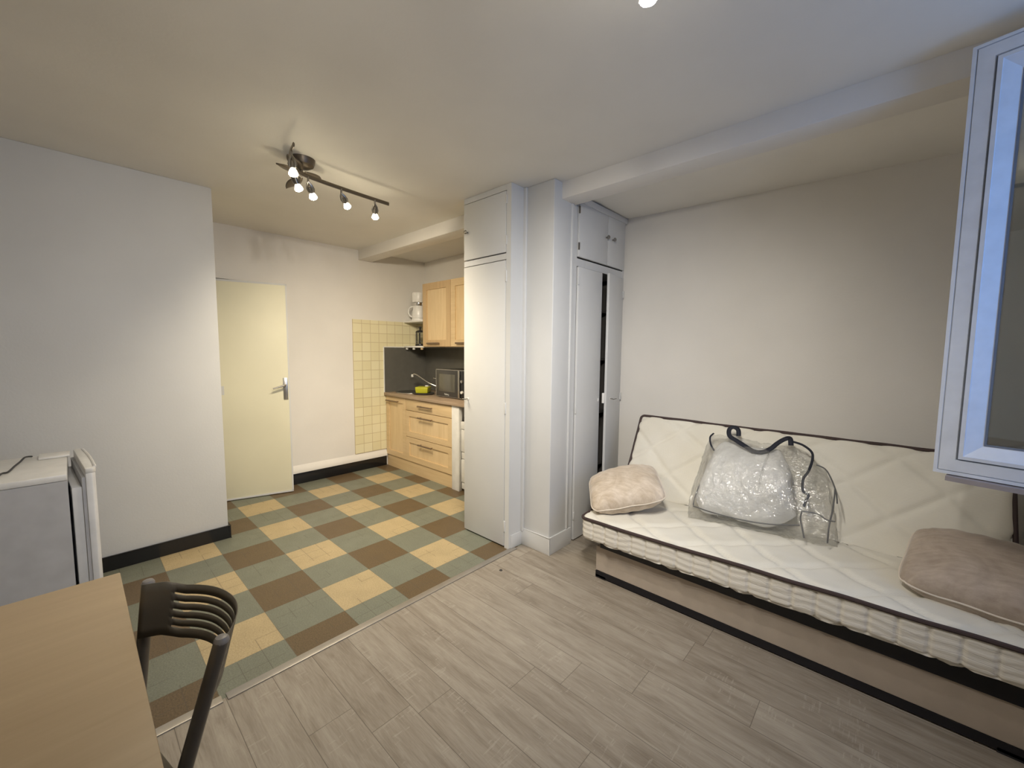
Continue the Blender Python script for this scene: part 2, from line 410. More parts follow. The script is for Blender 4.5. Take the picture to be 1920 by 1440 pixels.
struct(B(((XB-0.9, 0.741, 0), (XB-0.8, 1.7, ZC)), ((XB-0.8, 1.6, 0), (XB-0.12, 1.7, ZC))).build('wall_hall', M['wall'], smooth=False))
struct(B(((XB-0.12, YR, 0), (XW+0.25, YR+0.1, 2.65))).build('wall_right', M['wall'], smooth=False))
struct(B(((XB-0.9, YN-0.1, 0), (XW+0.25, YN, ZC))).build('wall_near', M['wall'], smooth=False))
struct(B(((XW, YN, 0), (XW+0.25, WY0, ZC)), ((XW, WY1, 0), (XW+0.25, YR, 2.65)), ((XW, WY0, 0), (XW+0.25, WY1, WZ0)),
         ((XW, WY0, WZ1), (XW+0.25, WY1, ZC))).build('wall_window', M['wall'], smooth=False))
struct(B(((XB, 2.29, 2.44), (XW, 2.452, 2.60))).build('ceiling_beam', M['wall'], bevel=0.006))
# pillar between the two cupboards, with corner bead
struct(B(((-1.93, 2.206, 0), (-1.675, 2.42, ZC)), ((-1.935, 2.190, 0.10), (-1.905, 2.21, ZC))).build('wall_pillar', M['gloss_white'], bevel=0.006, seg=3))

# skirtings
struct(B(((XL, YN, 0), (XL+0.014, 0.754, 0.098)), ((XB, 0.74, 0), (XL+0.014, 0.754, 0.098))).build('baseboard_left', M['black_tile'], bevel=0.004))
struct(B(((XB, 1.50, 0), (XB+0.014, 2.60, 0.118))).build('baseboard_back', M['black_tile'], bevel=0.004))
mb = MB(); mb.prism([(0, 0.118), (0.028, 0.120), (0.030, 0.135), (0.022, 0.160), (0.006, 0.190), (0, 0.20)], 1.50, 2.60, lambda a, b, t: (XB+a, t, b))
struct(mb.build('trim_1', M['wall']))
mb = B(((-1.945, 2.196, 0), (-1.663, 2.206, 0.125)), ((-1.675, 2.196, 0), (-1.663, 2.455, 0.125)), ((-1.93, 2.085, 0), (-1.922, 2.206, 0.10)))
struct(mb.build('baseboard_pillar', M['gloss_white'], bevel=0.003))
# white bead where the pillar meets the alcove cupboard
struct(B(((-1.690, 2.40, 0.125), (-1.664, 2.425, 2.44))).build('trim_2', M['gloss_white'], bevel=0.006))
struct(B(((-1.676, 2.44, 2.47), (-1.655, 3.185, 2.515))).build('trim_3', M['gloss_white'], bevel=0.008))

# pale yellow wall tiles behind the sink, and the charcoal splashback
struct(B(((XB, 2.2, 0.203), (XB+0.009, YR, 1.768))).build('wall_tiles', M['walltile'], smooth=False))
struct(B(((XB+0.009, 2.585, 0.907), (XB+0.017, YR, 1.452))).build('wall_splashback', M['splash'], smooth=False))
struct(B(((XB+0.0175, YR-0.008, 0.907), (-2.42, YR, 1.452))).build('wall_splashback', M['splash'], smooth=False))
struct(B(((XB+0.009, 2.580, 1.452), (XB+0.020, YR-0.33, 1.462)), ((XB+0.009, 2.577, 0.905), (XB+0.020, 2.585, 1.462))).build('trim_4', M['white_plastic'], smooth=False))
# metal threshold strip between the two floors
tag(B(((XS-0.022, 0.36, 0.0), (XS+0.022, 2.115, 0.006)), ((XS-0.022, YN+0.01, 0.0), (XS+0.022, 0.345, 0.006))).build('threshold_strip', M['alu'], bevel=0.003),
    'worn aluminium threshold strip between the checked tiles and the grey planks', 'threshold strip')

# ------------------------------------------------------------------ door standing ajar
d0 = Vector((-4.504, 0.746, 0)); dd = Vector((0.284, 0.959, 0)).normalized(); dn = Vector((dd.y, -dd.x, 0))
def dpt(a, b, z): return d0 + dd*a + dn*b + Vector((0, 0, z))
def dbox(mb, a0, a1, b0, b1, z0, z1):
    vs = [dpt(a, b, z) for z in (z0, z1) for a, b in ((a0, b0), (a1, b0), (a1, b1), (a0, b1))]
    return mb.add(vs, [(0, 3, 2, 1), (4, 5, 6, 7), (0, 1, 5, 4), (1, 2, 6, 5), (2, 3, 7, 6), (3, 0, 4, 7)])
door = struct(dbox(MB(), 0.0, 0.728, -0.036, 0.0, 0.012, 2.042).build('door_1', M['door'], bevel=0.003, origin=d0))
mb = MB(); dbox(mb, -0.0, 0.73, -0.038, 0.003, 2.028, 2.044); dbox(mb, 0.718, 0.731, -0.038, 0.003, 0.012, 2.04); dbox(mb, 0.0, 0.73, -0.038, 0.003, 0.008, 0.024)
mb.build('edge_strip', M['gloss_white'], door)
pl = dbox(MB(), 0.672, 0.712, 0.0, 0.006, 0.93, 1.145).build('handle_plate', M['steel'], door, bevel=0.003)
mb = MB(); mb.tube([dpt(0.690, 0.004, 1.075), dpt(0.690, 0.045, 1.075), dpt(0.682, 0.052, 1.074), dpt(0.585, 0.058, 1.045)], [0.010, 0.010, 0.010, 0.008], 12)
mb.build('lever', M['chrome'], pl)
mb = MB(); mb.tube([dpt(0.16, 0.008, 0.99), dpt(0.16, 0.008, 1.09)], 0.009, 10); dbox(mb, 0.15, 0.20, 0.0, 0.004, 1.0, 1.08)
mb.build('hinge', M['gloss_white'], door)

# ------------------------------------------------------------------ cupboard doors helper
def knob(y_or_x, pos, parent, axis, mat, r=0.012):
    mb = MB(); prof = [(0.006, 0), (0.006, 0.012), (r, 0.018), (r*1.1, 0.024), (r*0.7, 0.031), (0, 0.033)]
    if axis == '-y': mb.lathe([(a, -b) for a, b in prof], pos, 16, 'y')
    else: mb.lathe(prof, pos, 16, 'x')
    return mb.build('knob', mat, parent)
def key(pos, parent, d):
    """small key standing in its lock; d is the outward direction"""
    d = Vector(d); p = Vector(pos); u = Vector((0, 0, 1)).cross(d)
    mb = MB(); mb.tube([p, p+d*0.028], 0.0035, 8)
    c = p+d*0.042; mb.loop([c+u*0.013*math.cos(a)+d*0.014*math.sin(a)+Vector((0, 0, 0.004))*math.sin(a) for a in [2*PI*k/14 for k in range(14)]], 0.0028, 6)
    k = mb.build('key', M['dark_chrome'], parent)
    mb = MB(); e = p+d*0.002
    mb.tube([e, e+d*0.003], 0.011, 12); mb.build('lock_escutcheon', M['white_plastic'], parent)
    return k

# kitchen-side tall cupboard, doors facing the camera side (-y)
c1 = empty('tall_cupboard', (-2.17, 2.09, 0), 'tall white built-in cupboard closing the kitchen corner left of the pillar, one door above another', 'cupboard')
mb = MB()
mb.box((-2.41, 2.086, 0), (-2.395, 2.60, 2.549)); mb.box((-1.9725, 2.066, 0.0), (-1.93, 2.60, 2.549))
mb.box((-2.394, 2.088, 0), (-1.973, 2.578, 0.02)); mb.box((-2.394, 2.085, 2.054), (-1.973, 2.578, 2.092)); mb.box((-2.394, 2.085, 2.506), (-1.973, 2.578, 2.548)); mb.box((-2.394, 2.58, 0), (-1.973, 2.60, 2.548))
mb.box((-2.413, 2.066, 2.0525), (-1.973, 2.084, 2.092)); mb.box((-2.413, 2.066, 2.510), (-1.973, 2.084, 2.5485))
mb.build('frame', M['gloss_white'], c1)
du = B(((-2.413, 2.063, 2.100), (-1.9775, 2.083, 2.506))).build('upper_door', M['gloss_white'], c1, bevel=0.003)
knob(0, (-2.372, 2.064, 2.300), du, '-y', M['dark_chrome'], 0.013)
for z in (2.18, 2.45): B(((-1.979, 2.060, z-0.03), (-1.967, 2.070, z+0.03))).build('hinge', M['gloss_white'], du, bevel=0.002)
dl = B(((-2.413, 2.063, 0.012), (-1.9775, 2.083, 2.047))).build('lower_door', M['gloss_white'], c1, bevel=0.003)
key((-2.366, 2.064, 1.055), dl, (0, -1, 0))
for z in (0.16, 1.02, 1.94): B(((-1.979, 2.060, z-0.04), (-1.967, 2.070, z+0.04))).build('hinge', M['gloss_white'], dl, bevel=0.002)

# alcove cupboard, doors facing +x beside the sofa
c2 = empty('alcove_cupboard', (-1.70, 2.82, 0), 'white built-in cupboard beside the sofa with its right-hand lower door ajar on a dark interior', 'cupboard')
mb = MB()
mb.box((-1.72, 2.4255, 0), (-1.684, 2.4915, 2.513)); mb.box((-1.72, 3.1625, 0), (-1.684, YR-0.001, 2.513))
mb.box((-1.925, 2.602, 2.035), (-1.6855, YR-0.002, 2.09)); mb.box((-1.719, 2.492, 2.035), (-1.6865, 2.601, 2.0895))
mb.box((-1.925, 2.602, 2.502), (-1.6855, YR-0.002, 2.512)); mb.box((-2.38, 2.603, 0), (-2.361, YR-0.002, 2.511)); mb.box((-2.36, 2.604, 0), (-1.721, YR-0.003, 0.02))
mb.build('frame', M['gloss_white'], c2)
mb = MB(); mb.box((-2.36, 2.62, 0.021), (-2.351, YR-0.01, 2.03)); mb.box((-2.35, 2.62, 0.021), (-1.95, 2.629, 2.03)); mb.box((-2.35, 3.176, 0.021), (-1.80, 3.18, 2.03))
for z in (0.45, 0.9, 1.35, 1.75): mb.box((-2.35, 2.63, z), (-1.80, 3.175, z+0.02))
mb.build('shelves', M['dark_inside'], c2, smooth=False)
ul = B(((-1.685, 2.492, 2.098), (-1.666, 2.884, 2.498))).build('upper_door', M['gloss_white'], c2, bevel=0.003)
ur = B(((-1.685, 2.893, 2.098), (-1.666, 3.160, 2.498))).build('upper_door', M['gloss_white'], c2, bevel=0.003)
knob(0, (-1.666, 2.858, 2.302), ul, '+x', M['dark_chrome'], 0.014); knob(0, (-1.666, 2.955, 2.302), ur, '+x', M['dark_chrome'], 0.014)
for z in (2.17, 2.42): B(((-1.672, 2.486, z-0.025), (-1.662, 2.496, z+0.025))).build('hinge', M['dark_chrome'], ul, bevel=0.001)
ll = B(((-1.685, 2.494, 0.012), (-1.666, 2.820, 2.028))).build('lower_door', M['gloss_white'], c2, bevel=0.003)
for z in (0.2, 1.0, 1.93): B(((-1.672, 2.486, z-0.03), (-1.660, 2.497, z+0.03))).build('hinge', M['gloss_white'], ll, bevel=0.002)
B(((-1.666, 2.79, 1.035), (-1.662, 2.806, 1.06))).build('catch_plate', M['white_plastic'], ll, bevel=0.001)
# right leaf, hinged at the wall and open about nine degrees
h0 = Vector((-1.680, 3.160, 0)); ang = math.radians(9.0)
e1 = Vector((math.sin(ang), -math.cos(ang), 0)); e2 = Vector((math.cos(ang), math.sin(ang), 0))
def hp(a, b, z): return h0 + e1*a + e2*b + Vector((0, 0, z))
def hbox(mb, a0, a1, b0, b1, z0, z1):
    vs = [hp(a, b, z) for z in (z0, z1) for a, b in ((a0, b0), (a1, b0), (a1, b1), (a0, b1))]
    return mb.add(vs, [(0, 3, 2, 1), (4, 5, 6, 7), (0, 1, 5, 4), (1, 2, 6, 5), (2, 3, 7, 6), (3, 0, 4, 7)])
lr = hbox(MB(), 0, 0.318, -0.010, 0.010, 0.012, 2.026).build('lower_door', M['gloss_white'], c2, bevel=0.003)
key(hp(0.245, 0.010, 1.05), lr, e2)
hbox(MB(), 0.302, 0.332, -0.022, -0.002, 1.02, 1.10).build('lock_case', M['white_plastic'], lr, bevel=0.002)
for z in (0.25, 1.05, 1.9): hbox(MB(), -0.004, 0.010, 0.008, 0.018, z-0.03, z+0.03).build('hinge', M['gloss_white'], lr, bevel=0.002)

# ------------------------------------------------------------------ kitchen
YF = 2.600
def shaker(mb_frame, x0, x1, z0, z1, y, parent, st=0.062, name='door', fm=None, pm=None):
    """framed front facing -y: frame mesh is the part, recessed panel a sub-part"""
    f = MB()
    f.box((x0, y, z0), (x0+st, y+0.02, z1)); f.box((x1-st, y, z0), (x1, y+0.02, z1))
    f.box((x0+st, y, z0), (x1-st, y+0.02, z0+st)); f.box((x0+st, y, z1-st), (x1-st, y+0.02, z1))
    o = f.build(name, fm or M['maple_h'], parent)
    B(((x0+st-0.001, y+0.013, z0+st-0.001), (x1-st+0.001, y+0.018, z1-st+0.001))).build('panel', pm or M['maple'], o, smooth=False)
    return o
def bar_handle(xc, z, y, parent, w=0.14):
    mb = MB(); mb.tube([(xc-w/2, y-0.032, z), (xc+w/2, y-0.032, z)], 0.0085, 10)
    for s in (-1, 1): mb.tube([(xc+s*(w/2-0.022), y+0.002, z), (xc+s*(w/2-0.022), y-0.030, z)], 0.005, 8)
    return mb.build('handle', M['handle'], parent)
# base unit: sink cupboard with one door
bu = empty('base_cabinet', (-4.29, 2.9, 0), 'maple base cabinet with a single door under the sink, in the kitchen corner', 'cabinet', 'maple base cabinets')
B(((-4.505, YF+0.02, 0.138), (-4.075, 3.17, 0.868))).build('carcass', M['maple_dark'], bu, smooth=False)
B(((-4.505, YF+0.012, 0.0), (-4.075, YF+0.03, 0.138))).build('plinth', M['maple_h'], bu, smooth=False)
dr = shaker(None, -4.503, -4.076, 0.145, 0.862, YF, bu)
bar_handle(-4.33, 0.815, YF, dr, 0.25)
# base unit: three drawers
bd = empty('drawer_cabinet', (-3.65, 2.9, 0), 'maple base cabinet with three drawers, beside the white end post', 'cabinet', 'maple base cabinets')
B(((-4.073, YF+0.02, 0.138), (-3.232, 3.17, 0.868))).build('carcass', M['maple_dark'], bd, smooth=False)
B(((-4.073, YF+0.012, 0.0), (-3.232, YF+0.03, 0.138))).build('plinth', M['maple_h'], bd, smooth=False)
t1 = B(((-4.070, YF, 0.735), (-3.234, YF+0.02, 0.862))).build('drawer', M['maple_h'], bd, bevel=0.002)
bar_handle(-3.67, 0.802, YF, t1, 0.25)
for z0, z1 in ((0.430, 0.729), (0.145, 0.424)):
    t2 = shaker(None, -4.070, -3.234, z0, z1, YF, bd, name='drawer'); bar_handle(-3.67, z1-0.055, YF, t2, 0.25)
tag(B(((-3.229, YF-0.004, 0.0), (-3.117, 2.64, 0.868)), ((-3.229, 2.64, 0.0), (-3.209, 3.17, 0.868))).build('end_panel', M['white_plastic'], bevel=0.002),
    'white upright end post of the kitchen run beside the drawers', 'panel')
wt = MB(); wt.box((XB+0.017, 2.572, 0.870), (-2.412, YR-0.009, 0.906))
wt = tag(wt.build('worktop', M['worktop'], bevel=0.004, origin=(-3.5, 2.88, 0.87)), 'brown wood-effect kitchen worktop above the maple cabinets', 'worktop')
# round steel sink let into the worktop
sk = empty('sink', (-4.30, 2.86, 0.906), 'round stainless steel sink in the worktop corner', 'sink')
mb = MB(); mb.lathe([(0.215, 0.001), (0.214, 0.006), (0.196, 0.007), (0.190, 0.003), (0.186, 0.0012), (0.02, 0.0011)], (-4.30, 2.86, 0.906), 40)
mb.build('rim', M['steel'], sk)
mb = MB(); mb.lathe([(0.186, 0.003), (0.12, 0.0026), (0.03, 0.0022), (0.0, 0.002)], (-4.30, 2.86, 0.906), 40)
mb.build('bowl', M['dark_chrome'], sk)
# mixer tap
tp = empty('mixer_tap', (-4.05, 3.05, 0.906), 'chrome mixer tap with a long raised spout behind the lime tub', 'tap')
bx = Vector((-4.02, 3.06, 0.906))
mb = MB(); mb.lathe([(0.028, 0), (0.028, 0.006), (0.020, 0.012), (0.019, 0.115), (0.021, 0.12), (0.021, 0.15), (0.016, 0.156), (0, 0.157)], bx, 20)
mb.build('body', M['chrome'], tp)
mb = MB(); mb.tube([bx+Vector((0, -0.01, 0.06)), bx+Vector((-0.10, -0.10, 0.115)), bx+Vector((-0.255, -0.17, 0.215)), bx+Vector((-0.285, -0.185, 0.222)), bx+Vector((-0.30, -0.195, 0.205))], 0.010, 12)
spo = mb.build('spout', M['chrome'], tp)
mb = MB(); mb.lathe([(0.0, -0.018), (0.013, -0.016), (0.015, 0.0), (0.013, 0.016), (0, 0.018)], bx+Vector((-0.305, -0.198, 0.20)), 14); mb.build('nozzle', M['white_plastic'], spo)
mb = MB(); mb.tube([bx+Vector((0, 0, 0.150)), bx+Vector((-0.02, -0.01, 0.165)), bx+Vector((-0.105, -0.03, 0.172))], [0.009, 0.008, 0.005], 10); mb.build('lever', M['chrome'], tp)
# lime tub on its dark tray
lt = empty('washing_up_tub', (-4.01, 2.80, 0.9062), 'small lime green tub on a dark oval tray between sink and microwave', 'tub')
mb = MB(); mb.lathe([(0.0, 0.0), (0.115, 0.0), (0.135, 0.012), (0.137, 0.020), (0.125, 0.018), (0.0, 0.016)], (-4.01, 2.80, 0.9062), 32, M4=Matrix.Diagonal((1.05, 0.9, 1, 1)).to_3x3().to_4x4())
mb.build('tray', M['charcoal'], lt)
mb = MB(); R4 = Matrix.Rotation(math.radians(40), 4, 'Z')
def tub(a, b, z, k): return R4 @ Vector((a*k, b*k, z)) + Vector((-4.01, 2.80, 0.9062))
mb.add([tub(a, b, z, k) for z, k in ((0.018, 0.92), (0.088, 1.0)) for a, b in ((-0.075, -0.085), (0.075, -0.085), (0.075, 0.085), (-0.075, 0.085))] ,
       [(0, 3, 2, 1), (4, 5, 6, 7), (0, 1, 5, 4), (1, 2, 6, 5), (2, 3, 7, 6), (3, 0, 4, 7)])
mb.build('tub', M['lime'], lt, bevel=0.008, seg=3)
mb = MB(); mb.lathe([(0.0, 0), (0.022, 0.001), (0.020, 0.010), (0, 0.014)], tub(0.03, 0.05, 0.088, 1), 16); mb.build('bottle_cap', M['white_plastic'], lt)
# microwave
mw = empty('microwave', (-3.45, 2.95, 0.906), 'black microwave oven standing on the worktop under the wall cabinets', 'microwave')
Y0 = 2.758
B(((-3.700, Y0+0.025, 0.918), (-3.225, 3.12, 1.213))).build('case', M['charcoal'], mw, bevel=0.006)
dm = B(((-3.700, Y0, 0.921), (-3.318, Y0+0.025, 1.211))).build('door', M['charcoal'], mw, bevel=0.004)
B(((-3.645, Y0-0.002, 0.975), (-3.375, Y0+0.002, 1.165))).build('window', M['oven_glass'], dm, bevel=0.001)
B(((-3.316, Y0-0.012, 0.921), (-3.290, Y0+0.01, 1.211))).build('handle', M['steel'], dm, bevel=0.006)
B(((-3.703, Y0-0.001, 1.210), (-3.222, Y0+0.026, 1.216)), ((-3.704, Y0-0.001, 0.918), (-3.698, Y0+0.026, 1.216)), ((-3.700, Y0-0.001, 0.916), (-3.222, Y0+0.026, 0.921))).build('trim', M['steel'], mw)
cp = B(((-3.284, Y0, 0.921), (-3.225, Y0+0.025, 1.211))).build('control_panel', M['black'], mw, bevel=0.002)
for z in (0.985, 1.10):
    mb = MB(); mb.lathe([(0.016, 0), (0.015, -0.018), (0, -0.019)], (-3.252, Y0, z), 18, 'y'); mb.build('knob', M['white_plastic'] if z < 1 else M['steel'], cp)
for a in (-3.66, -3.27):
    for b in (2.80, 3.08): B(((a-0.02, b-0.015, 0.906), (a+0.02, b+0.015, 0.919))).build('foot', M['black'], mw)
cu = bpy.data.curves.new('brand_text', 'FONT'); cu.body = 'Valberg'; cu.size = 0.026; cu.extrude = 0.0005
to = bpy.data.objects.new('brand_lettering', cu); C.objects.link(to); to.location = (-3.555, Y0-0.001, 0.938); to.rotation_euler = (PI/2, 0, 0)
bpy.context.view_layer.update()
tm = bpy.data.meshes.new_from_object(to); tm.materials.clear(); tm.materials.append(M['text'])
t3 = bpy.data.objects.new('brand_lettering', tm); C.objects.link(t3); t3.matrix_basis = to.matrix_basis.copy(); t3.parent = dm
bpy.data.objects.remove(to)
# little white freezer under the worktop
fz = empty('undercounter_freezer', (-2.82, 2.9, 0), 'white drawer freezer under the worktop, half hidden behind the tall cupboard', 'freezer')
B(((-3.104, 2.645, 0.02), (-2.56, 3.15, 0.715))).build('cabinet', M['white_enamel'], fz, bevel=0.006)
B(((-3.106, 2.610, 0.642), (-2.558, 2.645, 0.717))).build('top_panel', M['white_plastic'], fz, bevel=0.006)
for z0, z1 in ((0.412, 0.637), (0.100, 0.334)): B(((-3.104, 2.612, z0), (-2.56, 2.645, z1))).build('drawer', M['white_plastic'], fz, bevel=0.008)
B(((-3.104, 2.620, 0.339), (-2.56, 2.645, 0.407))).build('drawer_rail', M['white_plastic'], fz, bevel=0.005)
B(((-3.104, 2.620, 0.03), (-2.56, 2.645, 0.095))).build('base', M['white_plastic'], fz, bevel=0.004)
for x in (-3.08, -2.59):
    mb = MB(); mb.lathe([(0.014, 0.0), (0.014, 0.022)], (x, 2.66, 0), 12); mb.build('foot', M['black'], fz)
# wall cabinets
YU = 2.855
for i, (x0, x1, lab) in enumerate(((-4.085, -3.568, 'maple wall cabinet beside the open corner shelves'), (-3.564, -3.047, 'maple wall cabinet above the microwave, cut off by the tall white cupboard'))):
    w = empty('wall_cabinet', ((x0+x1)/2, 3.0, 1.463), lab, 'cabinet', 'maple wall cabinets')
    B(((x0, YU+0.02, 1.463), (x1, YR-0.001, 2.195))).build('carcass', M['maple_dark'], w, smooth=False)
    d = shaker(None, x0+0.001, x1-0.001, 1.465, 2.193, YU, w, st=0.075, fm=M['maple_dark'] if i == 0 else M['maple_h'])
    bar_handle((x0+x1)/2-0.03, 1.502, YU, d, 0.22)
# open corner shelves
cs = empty('corner_shelf', (-4.30, 3.0, 1.46), 'white open corner shelf unit with two boards left of the wall cabinets', 'shelf')
for z in (1.462, 1.772):
    B(((XB+0.02, 2.865, z-0.010), (-4.087, YR-0.001, z+0.010))).build('board', M['white_plastic'], cs, bevel=0.002)
for i, px in enumerate((-4.47, -4.32, -4.15)):
    mb = MB(); mb.lathe([(0.0, -0.026), (0.014, -0.024), (0.018, -0.014), (0.012, -0.004), (0.008, 0.0)], (px, 2.885, 1.4515), 14)
    tag(mb.build('hook_knob', M['white_plastic'] if i < 2 else M['maple_h']), ['small white round knob under the lower shelf, nearest the tiled wall', 'small white round knob under the middle of the lower shelf', 'small tan round knob under the lower shelf beside the wall cabinet'][i], 'knob')
# white coffee maker
cx, cy = -4.352, 2.985
cm = empty('coffee_maker', (cx, cy, 1.782), 'white drip coffee maker with jug and chrome band on the upper corner shelf', 'coffee maker')
mb = MB(); mb.lathe([(0.0, 0), (0.086, 0), (0.089, 0.008), (0.086, 0.030), (0.0, 0.032)], (cx, cy, 1.782), 30); mb.build('base', M['white_plastic'], cm)
mb = MB(); mb.lathe([(0.0, 0.032), (0.080, 0.033), (0.084, 0.06), (0.080, 0.12), (0.070, 0.165), (0.064, 0.186), (0, 0.188)], (cx, cy, 1.782), 30); jug = mb.build('jug', M['white_plastic'], cm)
hq = [(cx-0.734*a, cy-0.679*a, 1.782+b) for a, b in ((0.062, 0.178), (0.095, 0.176), (0.122, 0.150), (0.130, 0.110), (0.118, 0.070), (0.078, 0.045))]
mb = MB(); mb.tube(hq, 0.009, 10); mb.build('handle', M['white_plastic'], jug)
mb = MB(); mb.lathe([(0.0, 0.188), (0.060, 0.189), (0.062, 0.194), (0.062, 0.222), (0.058, 0.226), (0, 0.227)], (cx, cy, 1.782), 30); mb.build('band', M['chrome'], cm)
mb = MB(); mb.lathe([(0.0, 0.226), (0.078, 0.227), (0.082, 0.236), (0.086, 0.335), (0.082, 0.345), (0.0, 0.348)], (cx, cy, 1.782), 30); mb.build('filter_holder', M['white_plastic'], cm)
B(((cx+0.04, cy+0.05, 1.784), (cx+0.14, cy+0.14, 2.11))).build('water_tank', M['white_plastic'], cm, bevel=0.012, seg=3)
# french press
fx, fy, fz0 = -4.300, 2.965, 1.472
fp = empty('french_press', (fx, fy, fz0), 'glass french press with black lid and base on the lower corner shelf', 'french press')
mb = MB(); mb.lathe([(0.0, 0), (0.058, 0), (0.060, 0.008), (0.056, 0.026), (0, 0.028)], (fx, fy, fz0), 24); mb.build('base', M['black'], fp)
mb = MB(); mb.lathe([(0.050, 0.028), (0.050, 0.15), (0.052, 0.165)], (fx, fy, fz0), 24); gl = mb.build('beaker', M['jar_glass'], fp)
mb = MB(); mb.lathe([(0.0, 0.165), (0.054, 0.166), (0.055, 0.176), (0.040, 0.19), (0.012, 0.196), (0.007, 0.215), (0.016, 0.225), (0.014, 0.236), (0, 0.24)], (fx, fy, fz0), 24); mb.build('lid', M['black'], fp)
mb = MB(); mb.tube([(fx, fy, fz0+0.19), (fx, fy, fz0+0.06)], 0.0035, 8); mb.lathe([(0.0, 0.052), (0.046, 0.053), (0.046, 0.062), (0, 0.064)], (fx, fy, fz0), 20); mb.build('plunger', M['steel'], fp)
mb = MB()
for a in (0.5, 1.6, 2.7, 4.2):
    mb.tube([(fx+0.053*math.cos(a), fy+0.053*math.sin(a), fz0+0.02), (fx+0.053*math.cos(a), fy+0.053*math.sin(a), fz0+0.165)], 0.004, 6)
mb.build('holder', M['steel'], fp)
mb = MB(); mb.tube([(fx+0.04, fy-0.035, fz0+0.155), (fx+0.075, fy-0.06, fz0+0.15), (fx+0.075, fy-0.06, fz0+0.05), (fx+0.045, fy-0.035, fz0+0.035)], 0.008, 8); mb.build('handle', M['black'], fp)

# ------------------------------------------------------------------ spotlight bars
def spot_bar(name, label, org, rz, bulb_mat, heads_dirs, watts, col, cone):
    e = empty(name, org, label, 'ceiling lamp', None, rz)
    T = Matrix.Translation(org) @ Matrix.Rotation(rz, 4, 'Z')
    def tp_(p): return T @ Vector(p)
    def addT(mb): mb.v = [tuple(T @ Vector(q)) for q in mb.v]; return mb
    # ceiling rose (org is its centre on the ceiling, local +y is the long arm)
    mb = MB(); mb.lathe([(0.0, -0.050), (0.040, -0.048), (0.062, -0.036), (0.070, -0.016), (0.072, 0.0)], (0, 0, 0), 28)
    addT(mb).build('ceiling_rose', M['bronze'], e)
    # leaves round the rose
    for a, dz, tilt in ((118, -0.066, 0.10), (-48, -0.062, 0.14), (-76, -0.085, 0.02), (-165, -0.100, -0.25)):
        R_ = Matrix.Rotation(math.radians(a), 4, 'Z')
        def lf(u, v, R_=R_, dz=dz, tilt=tilt):
            r = 0.012 + u*0.148; wdt = 0.034*math.sin(PI*min(1, (u*0.93+0.07)))**0.85; s = (v-0.5)*2
            return R_ @ Vector((r, s*wdt, dz + tilt*u*0.14 - 0.006*(1-s*s)))
        mb = MB().grid(14, 7, lf); addT(mb).build('leaf', M['bronze'], e, thick=0.0025)
    # bent bar: short arm comes towards the room, long arm runs to the wall
    ctrl = [(0.375, -0.180), (0.25, -0.155), (0.13, -0.105), (0.05, -0.030), (0.02, 0.08), (0.0, 0.25), (-0.015, 0.42), (-0.025, 0.585)]
    def cr(t):
        n = len(ctrl)-1; k = min(int(t*n), n-1); f = t*n-k
        P = [Vector(ctrl[max(0, min(n, k+q))]) for q in (-1, 0, 1, 2)]
        return 0.5*((2*P[1]) + (P[2]-P[0])*f + (2*P[0]-5*P[1]+4*P[2]-P[3])*f*f + (3*P[1]-P[0]-3*P[2]+P[3])*f**3)
    def bar(t): q = cr(t); return Vector((q.x, q.y, -0.100))
    mb = MB(); mb.tube([bar(t/40) for t in range(41)], 0.0095, 10, flat=(0.6, 1.3)); addT(mb).build('bar', M['bar_metal'], e)
    mb = MB(); mb.tube([(0.005, -0.01, -0.045), (0.012, -0.01, -0.100)], 0.010, 10); addT(mb).build('stem', M['dark_chrome'], e)
    for t, d in heads_dirs:
        p = bar(t); d = Vector(d).normalized()
        mb = MB(); mb.tube([p, p+Vector((0, 0, -0.030))], 0.006, 8)
        q = p+Vector((0, 0, -0.030)); u = d.cross(Vector((0, 0, 1))); u = u.normalized() if u.length > 1e-3 else Vector((1, 0, 0)); w = Vector((0.72, 0.69, 0)); w = (w-d*w.dot(d)).normalized()
        # forked lyre-shaped holder
        for s in (-1, 1):
            mb.tube([q, q+d*0.020+w*s*0.010, q+d*0.042+w*s*0.016, q+d*0.062+w*s*0.013], [0.006, 0.0085, 0.009, 0.006], 8)
        mb.tube([q+d*0.030, q+d*0.064], [0.009, 0.0115], 12)
        hd = addT(mb).build('spot_head', M['dark_chrome'], e)
        mb = MB(); b0 = q+d*0.064; R3 = d.to_track_quat('Z', 'Y').to_matrix().to_4x4()
        mb.lathe([(0.0, 0.0), (0.010, 0.0), (0.017, 0.010), (0.0225, 0.024), (0.0235, 0.030), (0.0215, 0.031), (0.0215, 0.029), (0.0, 0.029)], (0, 0, 0), 18)
        mb.v = [tuple((R3 @ Vector(x)) + b0) for x in mb.v]
        bu_ = addT(mb).build('bulb', M['bulb_glass'], hd)
        mb = MB(); mb.lathe([(0.0210, 0.0296), (0.019, 0.035), (0.012, 0.0395), (0.0, 0.041)], (0, 0, 0), 18)
        mb.v = [tuple((R3 @ Vector(x)) + b0) for x in mb.v]
        addT(mb).build('bulb_lens', bulb_mat, bu_)
        ld = bpy.data.lights.new('bulb_light', 'SPOT'); ld.energy = watts; ld.color = col; ld.spot_size = math.radians(cone); ld.spot_blend = 1.0; ld.shadow_soft_size = 0.02
        lo = bpy.data.objects.new('bulb_light', ld); C.objects.link(lo)
        lo.location = T @ (b0+d*0.044); lo.rotation_mode = 'QUATERNION'; lo.rotation_quaternion = (T.to_3x3() @ d).to_track_quat('-Z', 'Y')
    return e
